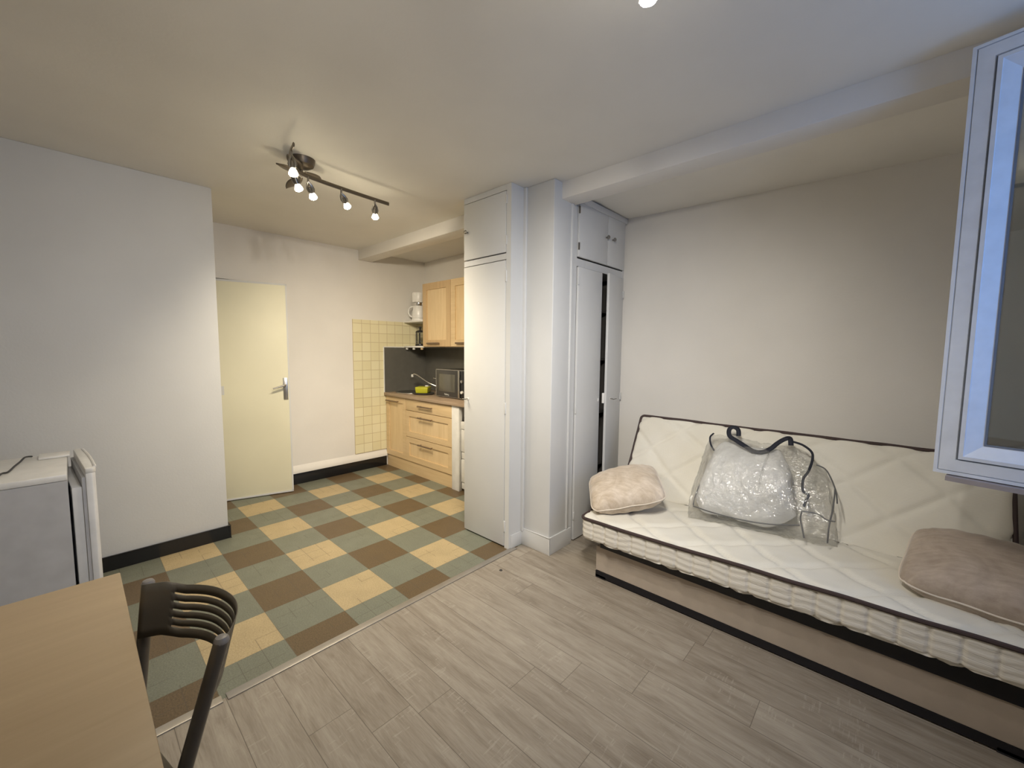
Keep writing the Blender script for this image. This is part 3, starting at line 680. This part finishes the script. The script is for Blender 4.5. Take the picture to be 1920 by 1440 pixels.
spot_bar('ceiling_spotlight_bar', 'dark metal spotlight bar with five lit bulbs and leaf blades on the kitchen ceiling', (-2.64, 1.0, ZC), 0.0, M['bulb_k'],
         [(0.08, (0.05, 0.05, -1)), (0.31, (-0.35, 0.50, -1)), (0.50, (-0.50, 0.55, -0.9)), (0.70, (-0.50, 0.75, -0.8)), (0.90, (-0.60, 0.35, -0.9))], SPOT_KITCHEN, COL_KITCHEN, 140)
spot_bar('ceiling_spotlight_bar', 'spotlight with one lit bulb at the top edge of the picture, above the wooden floor', (-0.48, 0.557, ZC), 0.0, M['bulb_l'],
         [(0.10, (-0.60, 0.9, -1.0)), (0.33, (-1.0, 0.0, -0.60)), (0.50, (-0.60, 0.9, -1.0)), (0.70, (-0.95, 0.45, -0.85)), (0.90, (-0.50, 0.95, -1.05))], SPOT_LIVING, COL_LIVING, 112)

# ------------------------------------------------------------------ window sash standing open, and the opening itself
win = bpy.data.objects.new('window_1', None); C.objects.link(win); win.location = (XW, (WY0+WY1)/2, WZ0); struct(win)
mb = MB(); ft = 0.05
mb.box((XW+0.04, WY0, WZ0), (XW+0.11, WY0+ft, WZ1)); mb.box((XW+0.04, WY1-ft, WZ0), (XW+0.11, WY1, WZ1)); mb.box((XW+0.04, WY0, WZ0), (XW+0.11, WY1, WZ0+ft)); mb.box((XW+0.04, WY0, WZ1-ft), (XW+0.11, WY1, WZ1))
mb.build('window_frame', M['pvc'], win)
B(((XW-0.03, WY0-0.03, WZ0-0.03), (XW+0.12, WY1+0.03, WZ0))).build('window_sill', M['pvc'], win, bevel=0.006)
ym = (WY0+WY1)/2
mb = MB(); a0, a1, b0, b1 = WY0+ft, ym, WZ0+ft, WZ1-ft
for q in (((XW+0.03, a0, b0), (XW+0.09, a0+0.09, b1)), ((XW+0.03, a1-0.09, b0), (XW+0.09, a1, b1)), ((XW+0.03, a0, b0), (XW+0.09, a1, b0+0.09)), ((XW+0.03, a0, b1-0.09), (XW+0.09, a1, b1))): mb.box(*q)
cs_ = mb.build('closed_sash', M['pvc'], win)
B(((XW+0.058, a0+0.08, b0+0.08), (XW+0.062, a1-0.08, b1-0.08))).build('pane', M['pane'], cs_, smooth=False)
# open sash: free edge F, direction s towards the hinge, outer face normal n looking at the camera
F = Vector((0.142, 2.157, 0)); sd = Vector((0.973, -0.230, 0)).normalized(); sn = Vector((sd.y, -sd.x, 0))
SL, SZ0, SZ1 = 0.60, 0.995, 2.475
def sp(a, b, z): return F + sd*a + sn*b + Vector((0, 0, z))
# profile: (distance from outer edge, height of face above sash back plane)
prof = [(0.0, -0.055), (0.0, 0.000), (0.010, 0.000), (0.012, -0.006), (0.014, 0.000), (0.054, 0.001), (0.056, -0.007), (0.060, -0.007), (0.0605, 0.004), (0.072, 0.004), (0.074, 0.000), (0.112, -0.022), (0.117, -0.024), (0.117, -0.055)]
def frame_ring(mb, prof):
    cs4 = []
    for (u, b) in prof:
        cs4.append([sp(u, b, SZ0+u), sp(SL-u, b, SZ0+u), sp(SL-u, b, SZ1-u), sp(u, b, SZ1-u)])
    vs = [p for r in cs4 for p in r]; n = len(prof); fs = []
    for i in range(n):
        j = (i+1) % n
        for k in range(4): fs.append((i*4+k, i*4+(k+1) % 4, j*4+(k+1) % 4, j*4+k))
    mb.add(vs, fs)
mb = MB(); frame_ring(mb, prof); sash = mb.build('open_sash', M['pvc'], win, smooth=False)
mb = MB()
frame_ring(mb, [(0.0545, -0.0055), (0.0605, -0.0055), (0.0605, -0.0065), (0.0545, -0.0065)]); frame_ring(mb, [(0.115, -0.0215), (0.121, -0.0225), (0.121, -0.03), (0.115, -0.03)])
mb.build('gasket', M['gasket'], sash, smooth=False)
mb = MB()
for b in (-0.026, -0.044):
    mb.add([sp(0.11, b, SZ0+0.11), sp(SL-0.11, b, SZ0+0.11), sp(SL-0.11, b, SZ1-0.11), sp(0.11, b, SZ1-0.11)], [(0, 1, 2, 3)])
mb.build('glass', M['window_glass'], sash, smooth=False)
mb = MB()
vs = [sp(a, b, z) for a in (0.035, SL-0.01) for b, z in ((-0.02, SZ0-0.001), (0.014, SZ0-0.006), (0.016, SZ0-0.022), (-0.02, SZ0-0.028))]
mb.add(vs, [(0, 1, 2, 3), (7, 6, 5, 4), (0, 4, 5, 1), (1, 5, 6, 2), (2, 6, 7, 3), (3, 7, 4, 0)])
mb.build('drip_bar', plain('brownish_drip_bar', (0.32, 0.28, 0.27), 0.4), sash, smooth=False)

# ------------------------------------------------------------------ sofa bed
def quilt_slab(L, Wd, T, r, groove=True, cell=(0.34, 0.29), ph=(0.0, 0.0), res=0.014, sag=None):
    """rounded cushion slab: x 0..L, y 0..Wd, z 0..T; stitched diamonds on top and bottom, upright channels on the border"""
    nx, ny = max(2, int(L/res)), max(2, int(Wd/res)); nz = max(4, int(T/res))
    def disp(p):
        inner = Vector((min(max(p.x, r), L-r), min(max(p.y, r), Wd-r), min(max(p.z, r), T-r)))
        d = p-inner
        if d.length < 1e-9: return p
        dn_ = d.normalized(); q = inner + dn_*r
        if abs(dn_.z) > 0.7:
            wob = 0.012*math.sin(7*p.x+1.3*p.y)+0.010*math.sin(11*p.y)
            u = (p.x+ph[0]+wob)/cell[0]; v = (p.y+ph[1]+wob)/cell[1]
            g = 0
            for s in (u+v, u-v):
                fr = abs((s+0.5) % 1.0-0.5)*cell[1]*0.72
                g = max(g, math.exp(-(fr/0.013)**2))
            puff = 0.004*abs(math.cos(PI*(u+v)))*abs(math.cos(PI*(u-v)))
            q -= dn_*(0.015*g - puff*2.0)
        elif abs(dn_.z) < 0.75:
            s = p.x if abs(dn_.y) > abs(dn_.x) else p.y
            fr = abs((s/0.085+0.5) % 1.0-0.5)*0.085
            q -= dn_*(0.0085*math.exp(-(fr/0.0065)**2)); q -= dn_*0.0013*math.sin(p.z*190+math.sin(s*9)*2+math.sin(s*31))
        return q
    mb = MB(); mb2 = MB()
    def face(nu, nv, fn, tgt=None): (tgt or mb).grid(nu+1, nv+1, lambda a, b: disp(fn(a, b)))
    face(nx, ny, lambda a, b: Vector((a*L, b*Wd, T))); face(nx, ny, lambda a, b: Vector((a*L, b*Wd, 0)))
    for fn, n1 in ((lambda a, b: Vector((a*L, 0, b*T)), nx), (lambda a, b: Vector((a*L, Wd, b*T)), nx), (lambda a, b: Vector((0, a*Wd, b*T)), ny), (lambda a, b: Vector((L, a*Wd, b*T)), ny)):
        face(int(n1*2.6), nz*2, fn, mb2)
    return mb, mb2
def ring_pts(L, Wd, z, r, step=0.03):
    pts = []; c = [(L-r, Wd-r, 0), (r, Wd-r, 90), (r, r, 180), (L-r, r, 270)]
    for k, (x, y, a0) in enumerate(c):
        for j in range(7): a = math.radians(a0+j*15); pts.append(Vector((x+r*math.cos(a), y+r*math.sin(a), z)))
        nx_ = c[(k+1) % 4]; a1 = math.radians(nx_[2]); e = Vector((nx_[0]+r*math.cos(a1), nx_[1]+r*math.sin(a1), z)); s = pts[-1]
        n = int((e-s).length/step)
        for j in range(1, n): pts.append(s.lerp(e, j/n))
    return pts
sofa = empty('sofa_bed', (-0.42, 2.6, 0), 'cream quilted sofa bed with brown piping on a beige boxed base', 'sofa')
SX0, SX1 = -1.36, 0.47; SL_ = SX1-SX0
TH = 0.150
def wav(p, amp=0.004): return noise.noise(Vector((p.x*5, p.y*5, p.z*5)))*amp
def seatT(p):      # slab coordinates -> world: front edge at y 2.105, top ~0.42-0.46, dipping towards the left front corner
    x = SX0+p.x; fr = 1-min(1, p.y/0.5); zt = 0.405 + 0.052*(p.x/SL_) + 0.022*(1-fr)*(1-p.x/SL_)
    y = 2.105 + p.y + 0.03*(1-min(1, p.x/0.25))**2*0.5
    return Vector((x, y, zt-TH+p.z*(1.0 if True else 1)))
SEATD = 0.585
mb, mb2 = quilt_slab(SL_, SEATD, TH, 0.032, ph=(0.12, 0.03))
for q_ in (mb, mb2): q_.v = [tuple(seatT(Vector(q))) for q in q_.v]
seat = mb.build('seat_mattress', M['quilt'], sofa, angle=80, origin=(SX0, 2.105, 0.4))
mb2.build('border', M['band'], seat, angle=80, origin=(SX0, 2.105, 0.4))
bdir = Vector((0, 0.468, 0.883)); bn = Vector((0, -0.883, 0.468)); B0 = Vector((SX0-0.015, 2.668, 0.415))
BH = 0.60; BT = 0.135
def backT(p):     # slab: x along, y up the slope, z outwards (front face z = BT)
    return B0 + Vector((p.x, 0, 0)) + bdir*p.y + bn*(p.z-BT)
mb, mb2 = quilt_slab(SL_+0.0, BH, BT, 0.028, cell=(0.37, 0.31), ph=(0.05, 0.1))
for q_ in (mb, mb2): q_.v = [tuple(backT(Vector(q))) for q in q_.v]
back = mb.build('back_mattress', M['quilt'], sofa, angle=80, origin=tuple(B0))
mb2.build('border', M['band'], back, angle=80, origin=tuple(B0))
for tf, Wd, T_, par, r in ((seatT, SEATD, TH, seat, 0.032), (backT, BH, BT, back, 0.028)):
    mb = MB()
    for z in (T_-0.012,):
        pts = [tf(p) + Vector((wav(p), wav(p+Vector((3, 1, 0))), wav(p+Vector((0, 5, 2))))) for p in ring_pts(SL_, Wd, z, r, 0.02)]
        mb.loop(pts, 0.0095, 8)
    mb.build('piping', M['piping'], par)
B(((SX0+0.07, 2.197, 0.045), (SX1-0.03, 2.215, 0.205)), ((SX0+0.07, 2.197, 0.045), (SX0+0.088, 2.95, 0.205)), ((SX1-0.048, 2.197, 0.045), (SX1-0.03, 2.95, 0.205)), ((SX0+0.07, 2.93, 0.045), (SX1-0.03, 2.95, 0.205)),
  ((SX0+0.07, 2.2, 0.05), (SX1-0.03, 2.95, 0.07))).build('storage_box', M['base_fabric'], sofa, bevel=0.004)
mb = MB(); mb.box((SX0+0.07, 2.193, 0.008), (SX1-0.03, 2.214, 0.045)); mb.box((SX0+0.07, 2.20, 0.008), (SX0+0.085, 2.95, 0.045)); mb.box((SX1-0.045, 2.20, 0.008), (SX1-0.03, 2.95, 0.045))
mb.build('foot_rail', M['black_frame'], sofa)
for x in (SX0+0.07, SX1-0.10):
    for y in (2.193, 2.88): B(((x, y, 0.0), (x+0.07, y+0.06, 0.02))).build('foot', M['black_frame'], sofa)
mb = MB(); vs = []
for x, zb in ((SX0+0.10, 0.262), (SX1-0.04, 0.300)): vs += [(x, 2.190, 0.203), (x, 2.215, 0.203), (x, 2.215, zb), (x, 2.190, zb)]
mb.add(vs, [(0, 1, 2, 3), (7, 6, 5, 4), (0, 4, 5, 1), (1, 5, 6, 2), (2, 6, 7, 3), (3, 7, 4, 0)])
mb.box((SX0+0.10, 2.21, 0.203), (SX0+0.13, 2.93, 0.25)); mb.box((SX1-0.07, 2.21, 0.203), (SX1-0.04, 2.93, 0.27)); mb.box((SX0+0.10, 2.90, 0.203), (SX1-0.04, 2.93, 0.26))
for x in (SX0+0.12, SX1-0.08): mb.tube([(x, 2.86, 0.24), (x, 3.08, 0.62)], 0.014, 8)
mb.build('metal_frame', M['black_frame'], sofa)

# cushions
def cushion(name, label, loc, rot, size, thick, mat, seed, parent=None):
    o = empty(name, loc, label, 'cushion', 'velvet cushions on the sofa')
    Mx = Matrix.Translation(loc) @ rot
    a, b = size[0]/2, size[1]/2
    def outline(u, v):
        # pillow outline with slightly drawn-in sides and pulled corners
        k = max(abs(u), abs(v)); c4 = (min(abs(u), abs(v))/k if k > 1e-6 else 0)**5
        x = a*u*(1-0.03*(1-v*v)-0.13*c4*k); y = b*v*(1-0.03*(1-u*u)-0.13*c4*k); return x, y
    def top(sgn):
        def fn(i, j):
            u, v = i*2-1, j*2-1
            x, y = outline(u, v)
            h = thick/2*((1-abs(u)**2.4)*(1-abs(v)**2.4))**0.46
            edge = max(abs(u), abs(v))
            wr = 0.006*math.sin(18*(u if abs(v) > abs(u) else v)+seed)*edge**3*(1-edge**6) + noise.noise(Vector((u*2.2+seed, v*2.2, sgn)))*0.010*(1-edge**4)
            return Mx @ Vector((x, y, sgn*h + wr))
        return fn
    mb = MB().grid(44, 44, top(1)).grid(44, 44, top(-1)); mb.build('cover', mat, o, angle=80, origin=loc)
    pts = []
    for k in range(4):
        for t in range(22):
            s = -1+2*t/22; u, v = [(s, -1), (1, s), (-s, 1), (-1, -s)][k]
            x, y = outline(u, v); pts.append(Mx @ Vector((x, y, 0.002*math.sin(9*s+seed))))
    MB().loop(pts, 0.0038, 7).build('seam_piping', M['velvet_edge'], o)
    return o
rot1 = Matrix.Rotation(math.radians(35), 4, 'Z') @ Matrix.Rotation(math.radians(12), 4, 'X') @ Matrix.Rotation(math.radians(-15), 4, 'Y')
cushion('cushion', 'plump pale beige velvet cushion on the left end of the sofa seat', (-1.225, 2.425, 0.535), rot1, (0.47, 0.44), 0.20, M['velvet'], 1.0)
rot2 = Matrix.Rotation(math.radians(-9), 4, 'Z') @ Matrix.Rotation(math.radians(17), 4, 'X')
cushion('cushion', 'taupe velvet cushion at the right end of the sofa, cut off by the picture edge', (0.335, 2.445, 0.545), rot2, (0.48, 0.44), 0.215, M['velvet2'], 3.1)

# clear storage bag with a white duvet inside
def bag_pt(u, s, k=1.0, shrink=0.0):
    """u along the width (0 left .. 1 right); s in 0..1 round the side profile"""
    xb = -0.835 + u*0.695
    top = 0.885 - 0.02*u - 0.36*max(0, u-0.70)**1.5*1.4
    fb = (2.480+0.105*u, 0.452); pf = (2.492+0.055*u, 0.545+0.03*u); tf = (2.805-0.04*u, top-0.012); tb = (2.862-0.04*u, top); bb = (2.655, 0.462)
    P = [fb, pf, tf, tb, bb]; bul = [0.012, 0.072, 0.006, 0.0, 0.0]
    L = [0.16, 0.34, 0.06, 0.30, 0.14]; acc = 0
    for i in range(5):
        if s <= acc+L[i] or i == 4:
            t = min(1, (s-acc)/L[i]); break
        acc += L[i]
    a, b = P[i], P[(i+1) % 5]
    y = a[0]+(b[0]-a[0])*t; z = a[1]+(b[1]-a[1])*t
    nb = bul[i]*4*t*(1-t)*(math.sin(PI*min(1, max(0, u)))**0.5 if 0 < u < 1 else 0)
    dy, dz = b[0]-a[0], b[1]-a[1]; ln = math.hypot(dy, dz) or 1
    y += -dz/ln*nb*1.0; z += dy/ln*nb
    lean = (z-0.45)*(0.02 if u < 0.5 else -0.26*(u-0.5)*2)
    p = Vector((xb+lean, y, z))
    if shrink:
        c = Vector((xb+lean, 2.665, 0.640)); p = c + (p-c)*(1-shrink)
    return p
bag = empty('storage_bag', (-0.48, 2.62, 0.44), 'clear plastic zip storage bag holding a white duvet, leaning on the sofa back', 'bag')
NS = 72
NP = 190
def wr(p, a): return Vector((noise.noise(p*9)*a, noise.noise(p*9+Vector((4, 0, 0)))*a, noise.noise(p*9+Vector((0, 7, 0)))*a))
mb = MB(); NU = 150
def ridge(p, k, sd): return 1-2.2*abs(noise.noise(Vector((p.x*k+sd, p.y*k, p.z*k*0.8))))
def crumple(p):
    q = p + Vector((noise.noise(p*6), noise.noise(p*6+Vector((3, 0, 0))), noise.noise(p*6+Vector((0, 3, 0)))))*0.05
    d = p-Vector((p.x*0.6-0.2, 2.70, 0.62)); d.normalize()
    return p + wr(p, 0.008) + d*(0.0050*ridge(q, 13, 0)+0.0062*ridge(q, 30, 9)+0.0020*ridge(q, 64, 4))
mb.grid(NP, NU, lambda s, u: crumple(bag_pt(u, s)), wrap=True)
for u0 in (0.0, 1.0):
    cen = sum([bag_pt(u0, k/12) for k in range(12)], Vector())/12
    mb.grid(NP, 10, lambda s, r, u0=u0, cen=cen: crumple(cen.lerp(bag_pt(u0, s), r)) if r > 0.01 else crumple(cen), wrap=True)
mb.build('plastic_cover', M['clear'], bag, angle=180, origin=(-0.48, 2.62, 0.44))
dv = MB(); 
def dpt_(u, s):
    uu = 0.035+u*0.70; sh = 0.115 + 0.42*max(0, (u-0.72)/0.28)**2.4 + 0.26*max(0, (0.12-u)/0.12)**2
    p = bag_pt(uu, s, shrink=min(0.93, sh)); return p + wr(p*0.8, 0.016) + wr(p*2.2, 0.006) + Vector((0, 0, -0.008*0))
dv.grid(NS, 44, lambda s, u: dpt_(u, s), wrap=True)
for u0 in (0.0, 1.0):
    dv.add([dpt_(u0, k/NS) for k in range(NS)], [tuple(range(NS))])
tag(dv.build('duvet', M['duvet'], None, angle=180, origin=(-0.55, 2.62, 0.46)), 'folded white duvet inside the clear storage bag on the sofa', 'duvet')
def soft(pts, n=6):
    pts = [Vector(p) for p in pts]; out = []; N = len(pts)-1
    for k in range(N):
        P = [pts[max(0, min(N, k+q))] for q in (-1, 0, 1, 2)]
        for j in range(n):
            f = j/n; out.append(0.5*((2*P[1])+(P[2]-P[0])*f+(2*P[0]-5*P[1]+4*P[2]-P[3])*f*f+(3*P[1]-P[0]-3*P[2]+P[3])*f**3))
    out.append(pts[-1]); return out
def ribbon(pts, width, nrm):
    pts = soft(pts); mb = MB(); L = []
    for i, p in enumerate(pts):
        d = (pts[min(i+1, len(pts)-1)]-pts[max(0, i-1)]).normalized(); w = d.cross(Vector(nrm)).normalized()
        L.append((p-w*width/2, p+w*width/2))
    vs = [q for pr in L for q in pr]; fs = [(2*i, 2*i+1, 2*i+3, 2*i+2) for i in range(len(L)-1)]
    return mb.add(vs, fs)
FNN = (0, -0.738, 0.675)
o_ = Vector((0, -0.012, 0.012))
def off(pts, k=1.0): return [Vector(p)+o_*k for p in pts]
ribbon(off([(-0.664, 2.825, 0.890), (-0.674, 2.845, 0.925), (-0.702, 2.850, 0.937), (-0.722, 2.838, 0.921), (-0.711, 2.808, 0.886), (-0.667, 2.789, 0.866), (-0.611, 2.771, 0.842), (-0.565, 2.755, 0.824), (-0.520, 2.756, 0.826), (-0.481, 2.776, 0.850), (-0.455, 2.803, 0.880), (-0.426, 2.825, 0.905), (-0.399, 2.832, 0.914), (-0.387, 2.802, 0.880)], 1.6), 0.026, FNN).build('handle', M['black_fabric'], bag, thick=0.003)
ribbon(off([(-0.809, 2.82, 0.893), (-0.824, 2.798, 0.869), (-0.809, 2.764, 0.832), (-0.778, 2.734, 0.799)]), 0.010, FNN).build('binding', M['black_fabric'], bag, thick=0.003)
ribbon(off([(-0.382, 2.827, 0.901), (-0.334, 2.818, 0.891), (-0.29, 2.794, 0.864), (-0.28, 2.761, 0.829), (-0.288, 2.71, 0.773), (-0.305, 2.675, 0.734), (-0.298, 2.628, 0.683), (-0.271, 2.614, 0.668), (-0.279, 2.589, 0.641), (-0.282, 2.566, 0.615)], 1.3), 0.012, FNN).build('zip_tape', M['black_fabric'], bag, thick=0.003)
mb = MB()
for pts in ([(-0.807, 2.473, 0.514), (-0.702, 2.455, 0.512), (-0.552, 2.450, 0.514), (-0.417, 2.462, 0.525), (-0.287, 2.490, 0.550)],
            [(-0.808, 2.475, 0.519), (-0.812, 2.522, 0.571), (-0.800, 2.592, 0.647), (-0.768, 2.685, 0.755)],
            [(-0.289, 2.552, 0.607), (-0.290, 2.522, 0.577), (-0.279, 2.492, 0.547), (-0.263, 2.468, 0.497)],
            [(-0.285, 2.553, 0.606), (-0.224, 2.554, 0.608), (-0.183, 2.540, 0.593), (-0.150, 2.540, 0.595)],
            [(-0.261, 2.75, 0.818), (-0.214, 2.73, 0.800), (-0.168, 2.662, 0.727), (-0.152, 2.608, 0.668)],
            [(-0.168, 2.66, 0.726), (-0.166, 2.59, 0.645), (-0.172, 2.53, 0.573), (-0.172, 2.50, 0.490)]):
    mb.tube(soft(pts), 0.0035, 6)
mb.build('piping', M['dark_piping'], bag)

# ------------------------------------------------------------------ small fridge with its door ajar
FX0, FX1, FY0, FY1, FH = -3.290, -2.722, -0.60, -0.040, 0.850
fr = empty('small_fridge', ((FX0+FX1)/2, -0.3, 0), 'small white fridge with its door ajar, standing behind the table', 'fridge')
mb = MB(); tw = 0.035
mb.box((FX0, FY0, 0.03), (FX0+tw, FY1, FH-0.0305)); mb.box((FX1-tw, FY0, 0.03), (FX1, FY1, FH-0.0305)); mb.box((FX0+tw+0.001, FY0, 0.03), (FX1-tw-0.001, FY0+tw, FH-0.031)); mb.box((FX0+tw+0.001, FY0+tw+0.001, 0.03), (FX1-tw-0.001, FY1, 0.08)); mb.box((FX0+tw+0.001, FY0+tw+0.001, FH-0.07), (FX1-tw-0.001, FY1, FH-0.031))
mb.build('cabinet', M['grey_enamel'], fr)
mb = MB(); mb.box((FX0-0.002, FY0, FH-0.030), (FX1+0.002, FY1+0.001, FH)); mb.build('top', M['white_plastic'], fr, bevel=0.006)
hx = Vector((FX0, FY1+0.010, 0)); fa = math.radians(3.6)
g1 = Vector((math.cos(fa), math.sin(fa), 0)); g2 = Vector((-math.sin(fa), math.cos(fa), 0))
def fpnt(a, b, z): return hx+g1*a+g2*b+Vector((0, 0, z))
FW = FX1-FX0
def fslab(poly, z0, z1):
    n = len(poly); vs = [fpnt(a, b, z0) for a, b in poly]+[fpnt(a, b, z1) for a, b in poly]
    return MB().add(vs, [tuple(range(n-1, -1, -1)), tuple(range(n, 2*n))]+[(i, (i+1) % n, n+(i+1) % n, n+i) for i in range(n)])
skin = [(0, 0.012), (FW, 0.012), (FW+0.002, 0.034), (FW-0.012, 0.046), (FW*0.75, 0.052), (FW*0.5, 0.054), (FW*0.25, 0.052), (0.012, 0.046), (-0.002, 0.034)]
fd = fslab(skin, 0.045, FH-0.012).build('door', M['white_enamel'], fr, bevel=0.003)
fslab([(0.008, 0), (FW-0.008, 0), (FW-0.008, 0.012), (0.008, 0.012)], 0.06, FH-0.03).build('gasket', M['grey_enamel'], fd)
fslab([(0.03, -0.034), (FW-0.022, -0.034), (FW-0.016, 0), (0.024, 0)], 0.10, FH-0.075).build('inner_liner', M['white_enamel'], fd, bevel=0.004)
cap = [(a, b+(0.002 if b > 0.02 else 0)) for a, b in skin]
fc = fslab(cap, FH-0.012, FH+0.012).build('door_cap', M['white_plastic'], fd, bevel=0.004)
rim = [fpnt(FW-0.02-t*(FW-0.05), 0.046+0.006*math.sin(PI*t), FH+0.012) for t in [k/16 for k in range(17)]]
mb = MB(); mb.tube(rim, 0.006, 8); mb.build('grip_rim', M['white_plastic'], fc)
B(((FX0+0.02, FY1-0.10, FH), (FX0+0.14, FY1+0.01, FH+0.012))).build('hinge_cover', M['white_plastic'], fr, bevel=0.004)
for x in (FX0+0.03, FX1-0.06):
    for y in (FY0+0.03, FY1-0.06): B(((x, y, 0), (x+0.03, y+0.03, 0.032))).build('foot', M['black'], fr)
mb = MB(); zc = FH+0.005
mb.tube(soft([(-2.80, -0.30, zc), (-2.832, -0.252, zc), (-2.89, -0.238, zc+0.004), (-2.93, -0.222, zc), (-3.05, -0.210, zc), (-3.15, -0.198, zc), (-3.215, -0.185, zc+0.008), (-3.262, -0.165, zc)]), 0.004, 8)
tag(mb.build('power_cord', M['black']), 'thin black power cord lying on top of the small fridge', 'cord')

# ------------------------------------------------------------------ table
tb = empty('table', (-1.12, -0.28, 0), 'light beech table in the lower left corner', 'table')
TX0, TX1, TY0, TY1 = -1.672, -0.50, -0.66, 0.067
B(((TX0, TY0, 0.724), (TX1, TY1, 0.750))).build('tabletop', M['beech'], tb, bevel=0.003)
ap = MB()
for q in (((TX0+0.06, TY0+0.06, 0.65), (TX1-0.06, TY0+0.08, 0.724)), ((TX0+0.06, TY1-0.08, 0.65), (TX1-0.06, TY1-0.06, 0.724)), ((TX0+0.06, TY0+0.06, 0.65), (TX0+0.08, TY1-0.06, 0.724)), ((TX1-0.08, TY0+0.06, 0.65), (TX1-0.06, TY1-0.06, 0.724))): ap.box(*q)
ap.build('apron', M['beech'], tb)
for x in (TX0+0.05, TX1-0.09):
    for y in (TY0+0.05, TY1-0.09): B(((x, y, 0), (x+0.04, y+0.04, 0.724))).build('leg', M['taupe_post'], tb, bevel=0.003)

# ------------------------------------------------------------------ folding chair
ch = empty('folding_chair', (-1.23, 0.05, 0), 'taupe metal folding chair with slotted curved back, tucked under the table', 'chair')
RT, LT = Vector((-1.030, 0.190, 0.795)), Vector((-1.430, 0.109, 0.795))
def post_pt(T_, drop, k): return T_ + Vector((0.0, -k*drop, -drop))
RK, LK = 0.30, 0.10
RB = Vector((-1.030, 0.190-0.24, 0.0)); LB = Vector((-1.40, 0.02, 0.0))
for T_, Bm in ((RT, RB), (LT, LB)):
    pts = [T_.lerp(Bm, t/10) for t in range(11)]
    mb = MB(); mb.tube(pts, 0.0145, 14); o = mb.build('back_post', M['taupe_post'], ch)
    mb = MB(); mb.lathe([(0.0147, -0.003), (0.0147, 0.003), (0.011, 0.009), (0, 0.012)], T_, 18); mb.build('end_cap', M['cap_grey'], o)
chord = RT-LT; fwd = Vector((chord.y, -chord.x, 0)).normalized()
if fwd.y < 0: fwd = -fwd
NA = 60
def panel_pt(t, z):
    """t across the back (left 0 .. right 1), z below the top"""
    sag = 0.100
    base = LT+(RT-LT)*(0.042+0.958*t); q = max(0.0, 1-t/0.16)
    a = base + fwd*(sag*(1-abs(2*t-1)**2.2)) - fwd*(0.017*q) + Vector((0, 0, 0.016*min(1, q*2)))
    fall = z
    la = LT.lerp(LB, fall/0.795); ra = RT.lerp(RB, fall/0.795); shift = (la-LT).lerp(ra-RT, t)
    return a + Vector((shift.x, shift.y, -fall))
ztop = lambda t: 0.004 + 0.0
HGT = 0.145
slots = [(0.030+0.0215*k, 0.030+0.0215*k+0.0052) for k in range(5)]
cutz = sorted({0.006, HGT} | {q for s in slots for q in s})
mb = MB(); ts = [k/NA for k in range(NA+1)]
vs = [panel_pt(t, z) for t in ts for z in cutz]; nz_ = len(cutz); fs = []
for i in range(NA):
    for j in range(nz_-1):
        inslot = any(abs(cutz[j]-s[0]) < 1e-6 for s in slots) and 0.10 < ts[i] and ts[i+1] < 0.95
        if not inslot: fs.append((i*nz_+j, (i+1)*nz_+j, (i+1)*nz_+j+1, i*nz_+j+1))
mb.add(vs, fs); mb.build('backrest', M['taupe'], ch, thick=0.002, angle=60)
# seat, rear legs and braces under the table
cw = chord.normalized(); fd_ = -fwd
def cp_(a, b, z): return Vector((LT.x, LT.y, 0)).lerp(Vector((RT.x, RT.y, 0)), a) + fd_*b + Vector((0, 0, z))
mb = MB(); sl = [(0.06, 0.05), (0.94, 0.05), (0.98, 0.20), (0.94, 0.38), (0.80, 0.42), (0.20, 0.42), (0.06, 0.38), (0.02, 0.20)]
n = len(sl); vs = [cp_(a, b, 0.44) for a, b in sl]+[cp_(a, b, 0.455) for a, b in sl]
mb.add(vs, [tuple(range(n-1, -1, -1)), tuple(range(n, 2*n))]+[(i, (i+1) % n, n+(i+1) % n, n+i) for i in range(n)]); mb.build('seat', M['taupe'], ch, bevel=0.004)
for a in (0.1, 0.9):
    mb = MB(); mb.tube([cp_(a, 0.33, 0.44), cp_(a, -0.16, 0.012)], 0.0115, 12); o = mb.build('rear_leg', M['taupe_post'], ch)
    mb = MB(); mb.tube([cp_(a, -0.153, 0.018), cp_(a, -0.170, 0.0)], 0.014, 12); mb.build('rubber_foot', M['black'], o)
mb = MB(); mb.tube([cp_(0.1, -0.08, 0.08), cp_(0.9, -0.08, 0.08)], 0.009, 10); mb.build('stretcher', M['taupe_post'], ch)
# a crumb of dark dirt on the planks
tag(MB().lathe([(0.0, 0.0), (0.011, 0.0), (0.009, 0.004), (0.0, 0.006)], (-1.776, 1.83, 0.0), 9).build('crumb', M['dark_inside']), 'tiny dark crumb on the planks near the threshold strip', 'crumb')
